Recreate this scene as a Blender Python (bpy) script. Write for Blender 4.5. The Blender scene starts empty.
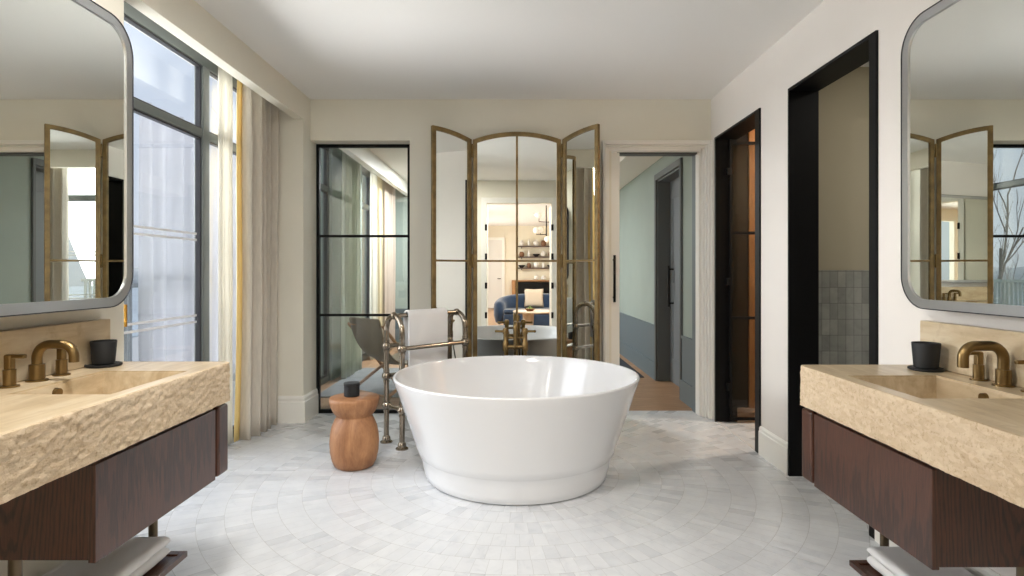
import bpy, bmesh, math, random
from mathutils import Vector, Matrix, noise
random.seed(7)
PI = math.pi
S = bpy.context.scene
COL = S.collection

# ------------------------------------------------------------------ node helpers
class NT:
    def __init__(s, m):
        s.t = m.node_tree; s.N = s.t.nodes; s.L = s.t.links
    def n(s, typ, **kw):
        nd = s.N.new(typ)
        for k, v in kw.items(): setattr(nd, k, v)
        return nd
    def set(s, sock, v):
        if hasattr(v, 'is_output') or isinstance(v, bpy.types.NodeSocket): s.L.new(v, sock)
        else: sock.default_value = v
    def math(s, op, a, b=None, c=None):
        nd = s.n('ShaderNodeMath', operation=op)
        s.set(nd.inputs[0], a)
        if b is not None: s.set(nd.inputs[1], b)
        if c is not None: s.set(nd.inputs[2], c)
        return nd.outputs[0]
    def mix(s, f, a, b, mode='MIX'):
        nd = s.n('ShaderNodeMix', data_type='RGBA', blend_type=mode)
        s.set(nd.inputs[0], f); s.set(nd.inputs[6], a); s.set(nd.inputs[7], b)
        return nd.outputs[2]
    def noise(s, vec, scale, detail=4, rough=.5, dist=0):
        nd = s.n('ShaderNodeTexNoise')
        if vec is not None: s.L.new(vec, nd.inputs['Vector'])
        nd.inputs['Scale'].default_value = scale; nd.inputs['Detail'].default_value = detail
        nd.inputs['Roughness'].default_value = rough; nd.inputs['Distortion'].default_value = dist
        return nd.outputs[0]
    def ramp(s, f, stops):
        nd = s.n('ShaderNodeValToRGB'); e = nd.color_ramp.elements
        while len(e) < len(stops): e.new(.5)
        for i, (p, c) in enumerate(stops):
            e[i].position = p; e[i].color = c if len(c) == 4 else (*c, 1)
        s.L.new(f, nd.inputs[0]); return nd.outputs[0]
    def coord(s, scale=(1, 1, 1), loc=(0, 0, 0), rot=(0, 0, 0)):
        tc = s.n('ShaderNodeTexCoord'); mp = s.n('ShaderNodeMapping')
        mp.inputs['Scale'].default_value = scale; mp.inputs['Location'].default_value = loc
        mp.inputs['Rotation'].default_value = rot
        s.L.new(tc.outputs['Object'], mp.inputs['Vector']); return mp.outputs[0]
    def bump(s, h, strength=.3, dist=.01):
        nd = s.n('ShaderNodeBump'); nd.inputs['Strength'].default_value = strength
        nd.inputs['Distance'].default_value = dist; s.L.new(h, nd.inputs['Height']); return nd.outputs[0]

def C4(c): return (*c, 1)
def srgb(r, g, b):
    f = lambda v: ((v/255+.055)/1.055)**2.4 if v > 10 else v/255/12.92
    return (f(r), f(g), f(b))

def mat(name, color, rough=.5, metal=0, spec=.5, coat=0, bump=None, var=None, **kw):
    m = bpy.data.materials.new(name); m.use_nodes = True
    k = NT(m); b = k.N['Principled BSDF']
    b.inputs['Base Color'].default_value = C4(color); b.inputs['Roughness'].default_value = rough
    b.inputs['Metallic'].default_value = metal; b.inputs['Specular IOR Level'].default_value = spec
    b.inputs['Coat Weight'].default_value = coat
    for a, v in kw.items(): b.inputs[a.replace('_', ' ')].default_value = v
    if var:      # (scale, amount)
        f = k.noise(k.coord(), var[0], 5, .6)
        lo = tuple(c*(1-var[1]) for c in color); hi = tuple(min(1, c*(1+var[1])) for c in color)
        k.L.new(k.ramp(f, [(.3, lo), (.7, hi)]), b.inputs['Base Color'])
    if bump:     # (scale, strength, dist)
        f = k.noise(k.coord(), bump[0], 4, .6)
        k.L.new(k.bump(f, bump[1], bump[2]), b.inputs['Normal'])
    return m

M = {}
M['cream'] = mat('cream_plaster', (.82, .79, .69), .75, spec=.25, bump=(60, .04, .002), var=(1.2, .025))
M['leafgrey'] = mat('door_leaf_grey', srgb(118, 124, 128), .5, spec=.4)
M['tan'] = mat('tan_plaster', srgb(188, 181, 160), .75, spec=.2)
M['livcream'] = mat('warm_cream_plaster', (.80, .74, .60), .75, spec=.25)
M['white_wall'] = mat('pale_plaster', (.79, .755, .715), .75, spec=.25, bump=(60, .04, .002), var=(1.2, .02))
M['ceiling'] = mat('ceiling_paint', (.86, .855, .835), .85, spec=.2)
M['trimwhite'] = mat('trim_paint', (.87, .855, .80), .4, spec=.4)
M['sage'] = mat('sage_paint', srgb(156, 168, 161), .7, spec=.25, var=(2, .03))
M['slate'] = mat('slate_paint', srgb(104, 115, 120), .5, spec=.4)
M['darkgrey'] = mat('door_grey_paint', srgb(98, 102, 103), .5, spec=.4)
M['black'] = mat('black_frame', (.004, .004, .0045), .5, spec=.18)
M['winframe'] = mat('window_metal', srgb(112, 118, 118), .38, metal=.3, spec=.5)
M['charcoal'] = mat('charcoal_ceramic', (.010, .011, .0125), .6, spec=.4, bump=(200, .1, .002))
M['brass'] = mat('aged_brass', srgb(132, 110, 74), .36, metal=1, var=(9, .22))
M['gold'] = mat('polished_gold', srgb(212, 160, 70), .25, metal=1)
M['pipe'] = mat('antique_nickel', srgb(156, 145, 130), .16, metal=1, var=(7, .22))
M['bronze'] = mat('bronze_post', srgb(98, 86, 70), .35, metal=1)
M['scr'] = mat('gilded_frame', srgb(126, 104, 64), .42, metal=.4, var=(14, .35), bump=(70, .15, .002))
M['steel'] = mat('brushed_steel', (.52, .53, .54), .3, metal=1)
M['rim'] = mat('dark_rim', (.03, .03, .035), .4)
M['mirror'] = mat('mirror_silver', (.86, .88, .84), 0, metal=1)
M['acrylic'] = mat('white_acrylic', (.74, .745, .755), .12, spec=.5, coat=.4)
M['towel'] = mat('white_terry', (.88, .875, .87), .95, spec=.05, bump=(420, .9, .004))
M['gtowel'] = mat('pale_terry', (.72, .71, .70), .95, spec=.05, bump=(420, .9, .004))
M['navy'] = mat('navy_velvet', srgb(44, 62, 88), .85, spec=.2, Sheen_Weight=.5, var=(6, .2))
M['beige_fab'] = mat('beige_cushion', srgb(205, 190, 172), .9, spec=.1, bump=(250, .4, .003))
M['olive'] = mat('olive_leather', srgb(122, 108, 84), .5, spec=.35, var=(5, .12))
M['oak'] = mat('light_oak', srgb(165, 122, 80), .45)
M['ceramic'] = mat('white_ceramic', (.75, .73, .69), .35)
M['clay'] = mat('clay', srgb(120, 85, 60), .7)
M['leafgreen'] = mat('green_fruit', srgb(110, 125, 60), .5)
M['grout'] = mat('threshold_stone', (.62, .61, .6), .4)
M['rug'] = mat('pale_rug', (.27, .28, .29), .95, spec=.05, bump=(150, .6, .006))
M['darkrug'] = mat('dark_rug', (.06, .065, .075), .95, spec=.05, bump=(150, .6, .006))
M['bark'] = mat('bark', srgb(92, 84, 80), .9, var=(20, .25))
M['conc'] = mat('balcony_stone', (.55, .55, .54), .8)
M['railing'] = mat('rail_paint', srgb(120, 126, 128), .5)
M['hill'] = mat('far_hill', srgb(176, 176, 172), 1, spec=0, var=(.1, .2))
M['sea'] = mat('far_ground', srgb(150, 158, 162), .6, spec=.2, var=(.05, .15))

def glass(name, tint, base=.05, gloss=(1, 1, 1)):
    m = bpy.data.materials.new(name); m.use_nodes = True
    k = NT(m); k.N.remove(k.N['Principled BSDF'])
    out = k.N['Material Output']
    tr = k.n('ShaderNodeBsdfTransparent'); tr.inputs[0].default_value = C4(tint)
    gl = k.n('ShaderNodeBsdfGlossy'); gl.inputs['Roughness'].default_value = 0; gl.inputs[0].default_value = C4(gloss)
    lw = k.n('ShaderNodeLayerWeight'); lw.inputs[0].default_value = .5
    f = k.math('ADD', k.math('MULTIPLY', k.math('POWER', lw.outputs['Facing'], 4.5), .9), base)
    mx = k.n('ShaderNodeMixShader'); k.L.new(f, mx.inputs[0])
    k.L.new(tr.outputs[0], mx.inputs[1]); k.L.new(gl.outputs[0], mx.inputs[2])
    k.L.new(mx.outputs[0], out.inputs[0]); return m
M['glass'] = glass('window_glass', (.96, .97, .98))
M['pglass'] = glass('partition_glass', (.915, .93, .92), .05)
M['smoke'] = glass('smoked_glass', (.62, .56, .50), .03)

def cloth(name, color, trans=.3, transp=0, var=.05, fine=True):
    m = bpy.data.materials.new(name); m.use_nodes = True
    k = NT(m); k.N.remove(k.N['Principled BSDF']); out = k.N['Material Output']
    d = k.n('ShaderNodeBsdfDiffuse'); t = k.n('ShaderNodeBsdfTranslucent')
    f = k.noise(k.coord((1, 1, .15)), 60, 3, .7)
    c = k.ramp(f, [(.3, tuple(x*(1-var) for x in color)), (.7, tuple(min(1, x*(1+var)) for x in color))])
    k.L.new(c, d.inputs[0]); k.L.new(c, t.inputs[0])
    mx = k.n('ShaderNodeMixShader'); mx.inputs[0].default_value = trans
    k.L.new(d.outputs[0], mx.inputs[1]); k.L.new(t.outputs[0], mx.inputs[2])
    o = mx.outputs[0]
    if transp:
        tp = k.n('ShaderNodeBsdfTransparent'); m2 = k.n('ShaderNodeMixShader'); m2.inputs[0].default_value = transp
        k.L.new(o, m2.inputs[1]); k.L.new(tp.outputs[0], m2.inputs[2]); o = m2.outputs[0]
    k.L.new(o, out.inputs[0]); return m
M['linen'] = cloth('grey_linen', srgb(214, 207, 195), .1, var=.07)
M['sheer'] = cloth('white_sheer', (.86, .84, .77), .45, .05, .03)
M['yellow'] = cloth('yellow_lining', srgb(242, 218, 152), .15, 0, .04)
M['rosecurt'] = cloth('rose_linen', srgb(232, 220, 208), .5, 0, .05)
M['paleyellow'] = cloth('pale_yellow_voile', srgb(244, 234, 204), .35, .05, .03)
M['reflcurt'] = cloth('curtain_reflection_cloth', (.53, .54, .575), .45, .1, .03)
M['greencurt'] = cloth('pale_green_sheer', srgb(224, 228, 216), .5, .15, .04)

def emis(name, color, strength):
    m = bpy.data.materials.new(name); m.use_nodes = True
    b = m.node_tree.nodes['Principled BSDF']; b.inputs['Base Color'].default_value = C4(color)
    b.inputs['Emission Color'].default_value = C4(color); b.inputs['Emission Strength'].default_value = strength
    return m
M['globe'] = emis('lamp_globe', (.95, .9, .82), .12)
M['diffuser'] = emis('fill_lamp_diffuser', (1, .86, .68), 1.2)

TUBC = (.02, 3.69)
def marble_floor():
    m = bpy.data.materials.new('marble_mosaic'); m.use_nodes = True
    k = NT(m); b = k.N['Principled BSDF']
    co = k.coord((1, 1, 1), (-TUBC[0], -TUBC[1], 0))
    sp = k.n('ShaderNodeSeparateXYZ'); k.L.new(co, sp.inputs[0])
    x, y = sp.outputs[0], sp.outputs[1]
    w, Lt = .1265, .064
    r = k.math('SQRT', k.math('ADD', k.math('MULTIPLY', x, x), k.math('MULTIPLY', y, y)))
    th = k.math('ADD', k.math('ARCTAN2', y, x), PI)
    rr = k.math('DIVIDE', r, w)
    ring = k.math('FLOOR', rr); fr = k.math('FRACT', rr)
    n = k.math('ROUND', k.math('MULTIPLY', k.math('ADD', ring, .5), 2*PI*w/Lt))
    wn = k.n('ShaderNodeTexWhiteNoise', noise_dimensions='1D'); k.L.new(ring, wn.inputs['W'])
    tt = k.math('ADD', k.math('MULTIPLY', k.math('DIVIDE', th, 2*PI), n), wn.outputs[0])
    tile = k.math('FLOOR', tt); ft = k.math('FRACT', tt)
    dr = k.math('MULTIPLY', k.math('MINIMUM', fr, k.math('SUBTRACT', 1, fr)), w)
    dt = k.math('MULTIPLY', k.math('MINIMUM', ft, k.math('SUBTRACT', 1, ft)), Lt)
    gr = k.math('LESS_THAN', dr, .0013); gt = k.math('LESS_THAN', dt, .0010)
    g = k.math('MAXIMUM', gr, k.math('MULTIPLY', gt, .75))
    cb = k.n('ShaderNodeCombineXYZ'); k.L.new(ring, cb.inputs[0]); k.L.new(tile, cb.inputs[1])
    w2 = k.n('ShaderNodeTexWhiteNoise', noise_dimensions='2D'); k.L.new(cb.outputs[0], w2.inputs['Vector'])
    # marble vein, shifted per tile
    vm = k.n('ShaderNodeVectorMath', operation='ADD'); vs = k.n('ShaderNodeVectorMath', operation='SCALE')
    k.L.new(w2.outputs['Color'], vs.inputs[0]); vs.inputs['Scale'].default_value = 9
    k.L.new(co, vm.inputs[0]); k.L.new(vs.outputs[0], vm.inputs[1])
    vein = k.noise(vm.outputs[0], 7, 6, .65, 1.2)
    vc = k.ramp(vein, [(.32, (.54, .56, .585)), (.45, (.625, .64, .66)), (.62, (.66, .675, .692))])
    tone = k.ramp(w2.outputs[0], [(0, (.94, .945, .95)), (.5, (.98, .98, .98)), (1, (1.02, 1.02, 1.015))])
    c = k.mix(1.0, vc, tone, 'MULTIPLY')
    c = k.mix(k.math('MULTIPLY', g, .75), c, (.36, .36, .35, 1))
    k.L.new(c, b.inputs['Base Color'])
    b.inputs['Roughness'].default_value = .28; b.inputs['Specular IOR Level'].default_value = .5
    rg = k.math('ADD', .24, k.math('MULTIPLY', w2.outputs[0], .14)); k.L.new(rg, b.inputs['Roughness'])
    k.L.new(k.bump(k.math('SUBTRACT', 1, g), .25, .002), b.inputs['Normal'])
    return m
M['floor'] = marble_floor()

def tile_wall():
    m = bpy.data.materials.new('grey_marble_tile'); m.use_nodes = True
    k = NT(m); b = k.N['Principled BSDF']
    tc = k.n('ShaderNodeTexCoord'); sp = k.n('ShaderNodeSeparateXYZ'); k.L.new(tc.outputs['Object'], sp.inputs[0])
    cb = k.n('ShaderNodeCombineXYZ')
    k.L.new(sp.outputs[2], cb.inputs[1]); k.L.new(k.math('ADD', sp.outputs[0], sp.outputs[1]), cb.inputs[0])
    br = k.n('ShaderNodeTexBrick'); br.offset = 0
    k.L.new(cb.outputs[0], br.inputs['Vector'])
    br.inputs['Color1'].default_value = (.36, .37, .35, 1); br.inputs['Color2'].default_value = (.52, .53, .50, 1)
    br.inputs['Mortar'].default_value = (.22, .22, .21, 1); br.inputs['Scale'].default_value = 1
    br.inputs['Brick Width'].default_value = .0525; br.inputs['Row Height'].default_value = .1045
    br.inputs['Mortar Size'].default_value = .0016; br.inputs['Bias'].default_value = 0
    v = k.noise(cb.outputs[0], 9, 5, .6, 1)
    k.L.new(k.mix(.35, br.outputs[0], k.ramp(v, [(.35, (.25, .25, .24)), (.6, (.7, .7, .68))]), 'MULTIPLY'), b.inputs['Base Color'])
    b.inputs['Roughness'].default_value = .35; return m
M['tile'] = tile_wall()

def wood(name, dark, light, scale=(14, 14, 1), rough=.4, fine=1.0, spec=.4, grain=False):
    m = bpy.data.materials.new(name); m.use_nodes = True
    k = NT(m); b = k.N['Principled BSDF']
    co = k.coord(scale)
    f = k.noise(co, 2.2, 6, .62, .9)
    f2 = k.noise(k.coord(tuple(s*5 for s in scale)), 3, 3, .7)
    c = k.ramp(f, [(.3, dark), (.55, tuple((a+b_)/2 for a, b_ in zip(dark, light))), (.72, light)])
    if grain:
        wv = k.n('ShaderNodeTexWave', wave_type='RINGS', rings_direction='Y'); k.L.new(k.coord((3.2, 3.2, .42), (0, 0, -.22)), wv.inputs['Vector'])
        wv.inputs['Scale'].default_value = 9; wv.inputs['Distortion'].default_value = 5.5; wv.inputs['Detail'].default_value = 4; wv.inputs['Detail Scale'].default_value = 1.6
        c = k.mix(.6, c, k.ramp(wv.outputs[1], [(.1, tuple(x*.45 for x in dark)), (.45, light)]))
    c2 = k.mix(.45*fine, c, k.ramp(f2, [(.35, tuple(x*.35 for x in dark)), (.6, light)]), 'MIX')
    k.L.new(c2, b.inputs['Base Color'])
    b.inputs['Roughness'].default_value = rough; b.inputs['Specular IOR Level'].default_value = spec
    k.L.new(k.bump(f2, .12, .002), b.inputs['Normal']); return m
M['darkwood'] = wood('smoked_oak', srgb(36, 19, 13), srgb(84, 49, 33), (11, 11, .9), .32, .7, .6, True)
M['stoolwood'] = wood('carved_wood', srgb(126, 82, 52), srgb(184, 134, 92), (5, 5, 1.4), .5, .25)
M['floorwood'] = wood('oak_boards', srgb(140, 106, 78), srgb(186, 150, 116), (1.2, 10, 1), .45, .4)
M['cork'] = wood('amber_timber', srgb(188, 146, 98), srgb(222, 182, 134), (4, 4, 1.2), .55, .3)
M['shadetimber'] = wood('shaded_timber', srgb(16, 10, 7), srgb(27, 18, 12), (4, 4, 1), .6, .4)

def travertine(name, rough_face):
    m = bpy.data.materials.new(name); m.use_nodes = True
    k = NT(m); b = k.N['Principled BSDF']
    band = k.noise(k.coord((9, 1.2, 6)), 2.2, 6, .6, .6)
    cloud = k.noise(k.coord(), 14, 5, .65)
    c = k.ramp(band, [(.28, srgb(176, 155, 124)), (.5, srgb(200, 181, 150)), (.7, srgb(216, 202, 176))])
    pit = k.ramp(cloud, [(.30, (.72, .66, .58)), (.45, (1, 1, 1))])
    c = k.mix(.6, c, pit, 'MULTIPLY')
    if rough_face:
        sp = k.noise(k.coord(), 95, 4, .7)
        c = k.mix(.45, k.mix(.65, c, (.74, .61, .46, 1)), k.ramp(sp, [(.33, (.50, .40, .28)), (.46, (1, 1, 1))]), 'MULTIPLY')
        h = k.noise(k.coord((1, 1, 1.5)), 60, 6, .75)
        vo = k.n('ShaderNodeTexVoronoi'); vo.inputs['Scale'].default_value = 55; k.L.new(k.coord((1, .8, 1.6)), vo.inputs['Vector'])
        c = k.mix(.4, c, k.ramp(vo.outputs['Color'], [(.2, (.70, .60, .46)), (.8, (1, .98, .94))]), 'MULTIPLY')
        k.L.new(k.bump(h, .6, .010), b.inputs['Normal'])
        b.inputs['Roughness'].default_value = .85; b.inputs['Specular IOR Level'].default_value = .2
    else:
        b.inputs['Roughness'].default_value = .3
    k.L.new(c, b.inputs['Base Color']); return m
M['trav'] = travertine('honed_travertine', False)
M['travr'] = travertine('split_travertine', True)

# ------------------------------------------------------------------ mesh helpers
def nb(): return bmesh.new()
def box(bm, x0, x1, y0, y1, z0, z1, bevel=0, seg=2):
    if x0 > x1: x0, x1 = x1, x0
    if y0 > y1: y0, y1 = y1, y0
    v = [bm.verts.new((x, y, z)) for x in (x0, x1) for y in (y0, y1) for z in (z0, z1)]
    fs = [bm.faces.new([v[i] for i in q]) for q in ((0,1,3,2),(4,6,7,5),(0,4,5,1),(2,3,7,6),(0,2,6,4),(1,5,7,3))]
    if bevel:
        es = list({e for f in fs for e in f.edges})
        bmesh.ops.bevel(bm, geom=es, offset=bevel, segments=seg, affect='EDGES', profile=.5)
    return bm
def prism(bm, pts, axis, a, b):
    """extrude polygon pts (2D) along axis from a to b. axis 'x': pts=(y,z); 'y': (x,z); 'z': (x,y)"""
    def P(p, t): return {'x': (t, p[0], p[1]), 'y': (p[0], t, p[1]), 'z': (p[0], p[1], t)}[axis]
    A = [bm.verts.new(P(p, a)) for p in pts]; B = [bm.verts.new(P(p, b)) for p in pts]
    n = len(pts)
    bm.faces.new(A); bm.faces.new(B[::-1])
    for i in range(n): bm.faces.new((A[i], B[i], B[(i+1) % n], A[(i+1) % n]))
    return bm
def tube(bm, pts, r, seg=14, closed=False, cap=True):
    pts = [Vector(p) for p in pts]; n = len(pts); rs = r if isinstance(r, (list, tuple)) else [r]*n
    T = []
    for i in range(n):
        a = pts[(i-1) % n] if (closed or i) else pts[i]; c = pts[(i+1) % n] if (closed or i < n-1) else pts[i]
        T.append((c-a).normalized())
    u = T[0].orthogonal().normalized()
    if abs(T[0].z) < .9: u = (Vector((0, 0, 1)) - T[0]*T[0].z).normalized()
    rings = []
    for i in range(n):
        u = (u - T[i]*u.dot(T[i])).normalized(); w = T[i].cross(u)
        rings.append([bm.verts.new(pts[i] + (u*math.cos(2*PI*j/seg) + w*math.sin(2*PI*j/seg))*rs[i]) for j in range(seg)])
    m = n if closed else n-1
    for i in range(m):
        A, B = rings[i], rings[(i+1) % n]
        for j in range(seg): bm.faces.new((A[j], A[(j+1) % seg], B[(j+1) % seg], B[j]))
    if cap and not closed:
        bm.faces.new(rings[0][::-1]); bm.faces.new(rings[-1])
    return bm
def lathe(bm, prof, c=(0, 0, 0), seg=32):
    rings = []
    for r, z in prof:
        if r < 1e-6: rings.append([bm.verts.new((c[0], c[1], c[2]+z))])
        else: rings.append([bm.verts.new((c[0]+r*math.cos(2*PI*j/seg), c[1]+r*math.sin(2*PI*j/seg), c[2]+z)) for j in range(seg)])
    for A, B in zip(rings, rings[1:]):
        for j in range(seg):
            q = [A[0] if len(A) == 1 else A[j], A[0] if len(A) == 1 else A[(j+1) % seg],
                 B[0] if len(B) == 1 else B[(j+1) % seg], B[0] if len(B) == 1 else B[j]]
            q2 = []
            for v in q:
                if v not in q2: q2.append(v)
            if len(q2) > 2: bm.faces.new(q2)
    return bm
def ball(bm, c, r, seg=16, sx=1, sy=1, sz=1):
    prof = [(r*math.sin(PI*i/10), -r*math.cos(PI*i/10)) for i in range(11)]
    prof[0] = (0, -r); prof[-1] = (0, r)
    k = len(bm.verts); lathe(bm, prof, (0, 0, 0), seg); bm.verts.ensure_lookup_table()
    for v in bm.verts[k:]: v.co = Vector((v.co.x*sx, v.co.y*sy, v.co.z*sz)) + Vector(c)
    return bm
def arc(c, r, a0, a1, n, f):
    return [f(c[0]+r*math.cos(a0+(a1-a0)*i/n), c[1]+r*math.sin(a0+(a1-a0)*i/n)) for i in range(n+1)]
def rrect(u0, u1, v0, v1, r, n=8):
    P = []
    for (cu, cv, a) in ((u1-r, v1-r, 0), (u0+r, v1-r, PI/2), (u0+r, v0+r, PI), (u1-r, v0+r, 1.5*PI)):
        P += [(cu+r*math.cos(a+PI/2*i/n), cv+r*math.sin(a+PI/2*i/n)) for i in range(n+1)]
    return P
def ringprism(bm, outer, inner, axis, a, b):
    def P(p, t): return {'x': (t, p[0], p[1]), 'y': (p[0], t, p[1]), 'z': (p[0], p[1], t)}[axis]
    n = len(outer)
    O = [[bm.verts.new(P(p, t)) for p in outer] for t in (a, b)]; I = [[bm.verts.new(P(p, t)) for p in inner] for t in (a, b)]
    for i in range(n):
        j = (i+1) % n
        bm.faces.new((O[0][i], O[0][j], O[1][j], O[1][i])); bm.faces.new((I[0][i], I[1][i], I[1][j], I[0][j]))
        bm.faces.new((O[0][i], I[0][i], I[0][j], O[0][j])); bm.faces.new((O[1][i], O[1][j], I[1][j], I[1][i]))
    return bm

def rootmat(o):
    m = Matrix.Identity(4)
    while o is not None:
        m = (Matrix.Translation(o.location) @ o.rotation_euler.to_matrix().to_4x4()) @ m
        o = o.parent
    return m
def obj(name, bm, m, parent=None, smooth=False, loc=None, bevel=0, bseg=2, sub=0, solid=0, ang=35, label=None):
    bmesh.ops.recalc_face_normals(bm, faces=bm.faces[:])
    if parent is not None: bm.transform(rootmat(parent).inverted())
    elif loc is not None: bm.transform(Matrix.Translation(-Vector(loc)))
    me = bpy.data.meshes.new(name); bm.to_mesh(me); bm.free()
    o = bpy.data.objects.new(name, me); COL.objects.link(o)
    me.materials.append(M[m] if isinstance(m, str) else m)
    if parent is not None: o.parent = parent
    elif loc is not None: o.location = loc
    if solid:
        d = o.modifiers.new('solid', 'SOLIDIFY'); d.thickness = solid; d.offset = 0
    if bevel:
        d = o.modifiers.new('bevel', 'BEVEL'); d.width = bevel; d.segments = bseg; d.limit_method = 'ANGLE'; d.angle_limit = math.radians(40)
    if sub:
        d = o.modifiers.new('sub', 'SUBSURF'); d.levels = sub; d.render_levels = sub
    if smooth or bevel:
        for p in me.polygons: p.use_smooth = True
        if not sub:
            try: me.set_sharp_from_angle(angle=math.radians(ang))
            except Exception: pass
    if label: o['label'] = label
    return o
def tag(o, label, cat, group=None):
    o['label'] = label; o['category'] = cat
    if group: o['group'] = group
    return o
def thing(name, label, cat, loc=(0, 0, 0), rz=0, group=None):
    o = bpy.data.objects.new(name, None); COL.objects.link(o); o.empty_display_size = .1
    o.location = loc; o.rotation_euler = (0, 0, rz)
    return tag(o, label, cat, group)
def struct(name, bm, m, parent=None, **kw):
    o = obj(name, bm, m, parent, **kw)
    if parent is None: o['kind'] = 'structure'
    return o
def sroot(name, loc=(0, 0, 0)):
    o = bpy.data.objects.new(name, None); COL.objects.link(o); o.location = loc; o['kind'] = 'structure'; return o
def wallbox(name, m, *boxes, parent=None, **kw):
    bm = nb()
    for b in boxes: box(bm, *b)
    return struct(name, bm, m, parent, **kw)

# ------------------------------------------------------------------ dimensions
H = 2.733                     # ceiling
XL, XR = -1.74, 1.70
XV, YV = -1.636, 2.472         # window-side wash-stand wall and its end
#         # side walls
YB = 5.05                     # back wall face
XW = -2.12                    # window plane

# ------------------------------------------------------------------ bathroom shell
wallbox('floor', 'floor', (-2.3, XR, .25, 5.30, -.1, 0))
wallbox('ceiling', 'ceiling', (-2.3, 1.86, .25, 5.2, H, H+.12))
wallbox('wall_left', 'cream', (-2.32, XV, .4, YV, 0, H))
wallbox('trim_1', 'cream', (XL-.08, XL, YV, 4.88, 2.52, H))             # pelmet over the window
wallbox('wall_left', 'cream', (-2.3, XL, 4.88, 5.26, 0, H))              # pier beside the glass partition
GX0, GX1, GZ = XL, -.887, 2.38
DX0, DX1, DZ = .845, 1.70, 2.335
wallbox('wall_back', 'cream', (GX0, GX1, YB, 5.2, GZ, H), (GX1, DX0, YB, 5.26, 0, H), (DX0, DX1, YB, 5.2, DZ, H),
        (GX0, GX1, 5.2, 5.26, GZ, H), (DX0, DX1, 5.2, 5.26, DZ, H))
A0, A1, B0, B1, DT = 4.03, 4.93, 2.735, 3.615, 2.375   # two openings in the right wall
wallbox('wall_right', 'white_wall', (XR, 1.86, .25, B0, 0, H), (XR, 1.86, B0, B1, DT, H), (XR, 1.86, B1, A0, 0, H),
        (XR, 1.86, A0, A1, DT, H), (XR, 1.86, A1, 5.26, 0, H))
# wall behind the camera with the double doorway the picture is taken from
FX0, FX1, FZ = -.425, .625, 2.365
wallbox('wall_front', 'cream', (-2.32, FX0, .25, .40, 0, H+.12), (FX1, XR, .25, .40, 0, H+.12), (FX0, FX1, .25, .40, FZ, H+.12))
def casing(name, y, x0, x1, z, w=.09, t=.016):
    bm = nb()
    box(bm, x0-w, x0, y, y+t, 0, z+w); box(bm, x1, x1+w, y, y+t, 0, z+w); box(bm, x0, x1, y, y+t, z, z+w)
    return struct(name, bm, 'trimwhite', bevel=.004)
casing('trim_2', .40, FX0, FX1, FZ)
casing('trim_2', .234, FX0, FX1, FZ)
# skirting boards
def skirt(name, x, s, y0, y1, h, m='trimwhite', t=.018):
    pts = [(x, 0), (x+s*t, 0), (x+s*t, h-.035), (x+s*t*.75, h-.03), (x+s*t*.75, h-.012), (x+s*t*.35, h), (x, h)]
    return struct(name, prism(nb(), pts, 'y', y0, y1), m)
skirt('baseboard_right', XR, -1, B1+.0, A0, .195)
skirt('baseboard_right', XR, -1, .42, B0, .195)
skirt('baseboard_left', XV, 1, .42, YV, .195)
bm = nb()                                   # pier skirting with return
t = .02
prof = lambda h: [(0, 0), (t, 0), (t, h-.05), (t*.7, h-.045), (t*.7, h-.02), (t*.3, h), (0, h)]
# one mitred moulding: along the pier front, round the corner, back to the partition
q = prof(.222); st_ = [[bm.verts.new(v) for v in ring] for ring in
     ([(-1.945, 4.88-a, z) for a, z in q], [(XL+a, 4.88-a, z) for a, z in q], [(XL+a, 5.20, z) for a, z in q])]
for A, B in zip(st_, st_[1:]):
    for i in range(len(q)): bm.faces.new((A[i], A[(i+1) % len(q)], B[(i+1) % len(q)], B[i]))
bm.faces.new(st_[0]); bm.faces.new(st_[-1][::-1])
struct('baseboard_left', bm, 'trimwhite')

# ------------------------------------------------------------------ windows on the left
def window(name, y0, y1, mull, x=XW, head=2.655, top=H, tr=(2.165, 2.222), handle=None, stripes=False, fr='winframe'):
    r = sroot(name, (x, (y0+y1)/2, 0))
    bm = nb(); d = .05
    box(bm, x-d, x+.01, y0, y0+.05, 0, top); box(bm, x-d, x+.01, y1-.05, y1, 0, top)
    box(bm, x-d, x+.01, y0+.05, y1-.05, head, top); box(bm, x-d, x+.01, y0+.05, y1-.05, 0, .06)
    cells = [y0+.05] + sum([[a, b] for a, b in mull], []) + [y1-.05]
    for a, b in mull: box(bm, x-d, x+.012, a, b, .06, head)
    for i in range(0, len(cells), 2):
        box(bm, x-d+.005, x+.008, cells[i], cells[i+1], *tr)
    struct('window_frame', bm, fr, r, bevel=.004)
    for i in range(0, len(cells), 2):
        for (za, zb) in ((.06, tr[0]), (tr[1], head)):
            a, b = cells[i], cells[i+1]; w = .010
            bm = nb()
            box(bm, x-.035, x-.002, a, a+w, za, zb); box(bm, x-.035, x-.002, b-w, b, za, zb)
            box(bm, x-.035, x-.002, a+w, b-w, za, za+w); box(bm, x-.035, x-.002, a+w, b-w, zb-w, zb)
            sash = struct('sash', bm, 'rim', r)
            struct('pane', box(nb(), x-.024, x-.016, a+w-.004, b-w+.004, za+w-.004, zb-w+.004), 'glass', sash)
    if stripes:
        a, b = cells[0]+.03, cells[1]-.03
        for z in (1.508, 1.466, .958, .915):
            struct('glass_stripe', box(nb(), x-.0158, x-.0150, a, b, z-.007, z+.007), 'frost', r)
    if handle:
        bm = nb(); tube(bm, [(x+.035, handle, .955), (x+.035, handle, 1.075)], .008, 10)
        tube(bm, [(x-.014, handle, .985), (x+.035, handle, .985)], .006, 8); tube(bm, [(x-.014, handle, 1.045), (x+.035, handle, 1.045)], .006, 8)
        struct('window_handle', bm, 'gold', r, smooth=True)
    return r
M['frost'] = mat('etched_stripe', (.85, .87, .9), .6)
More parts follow.
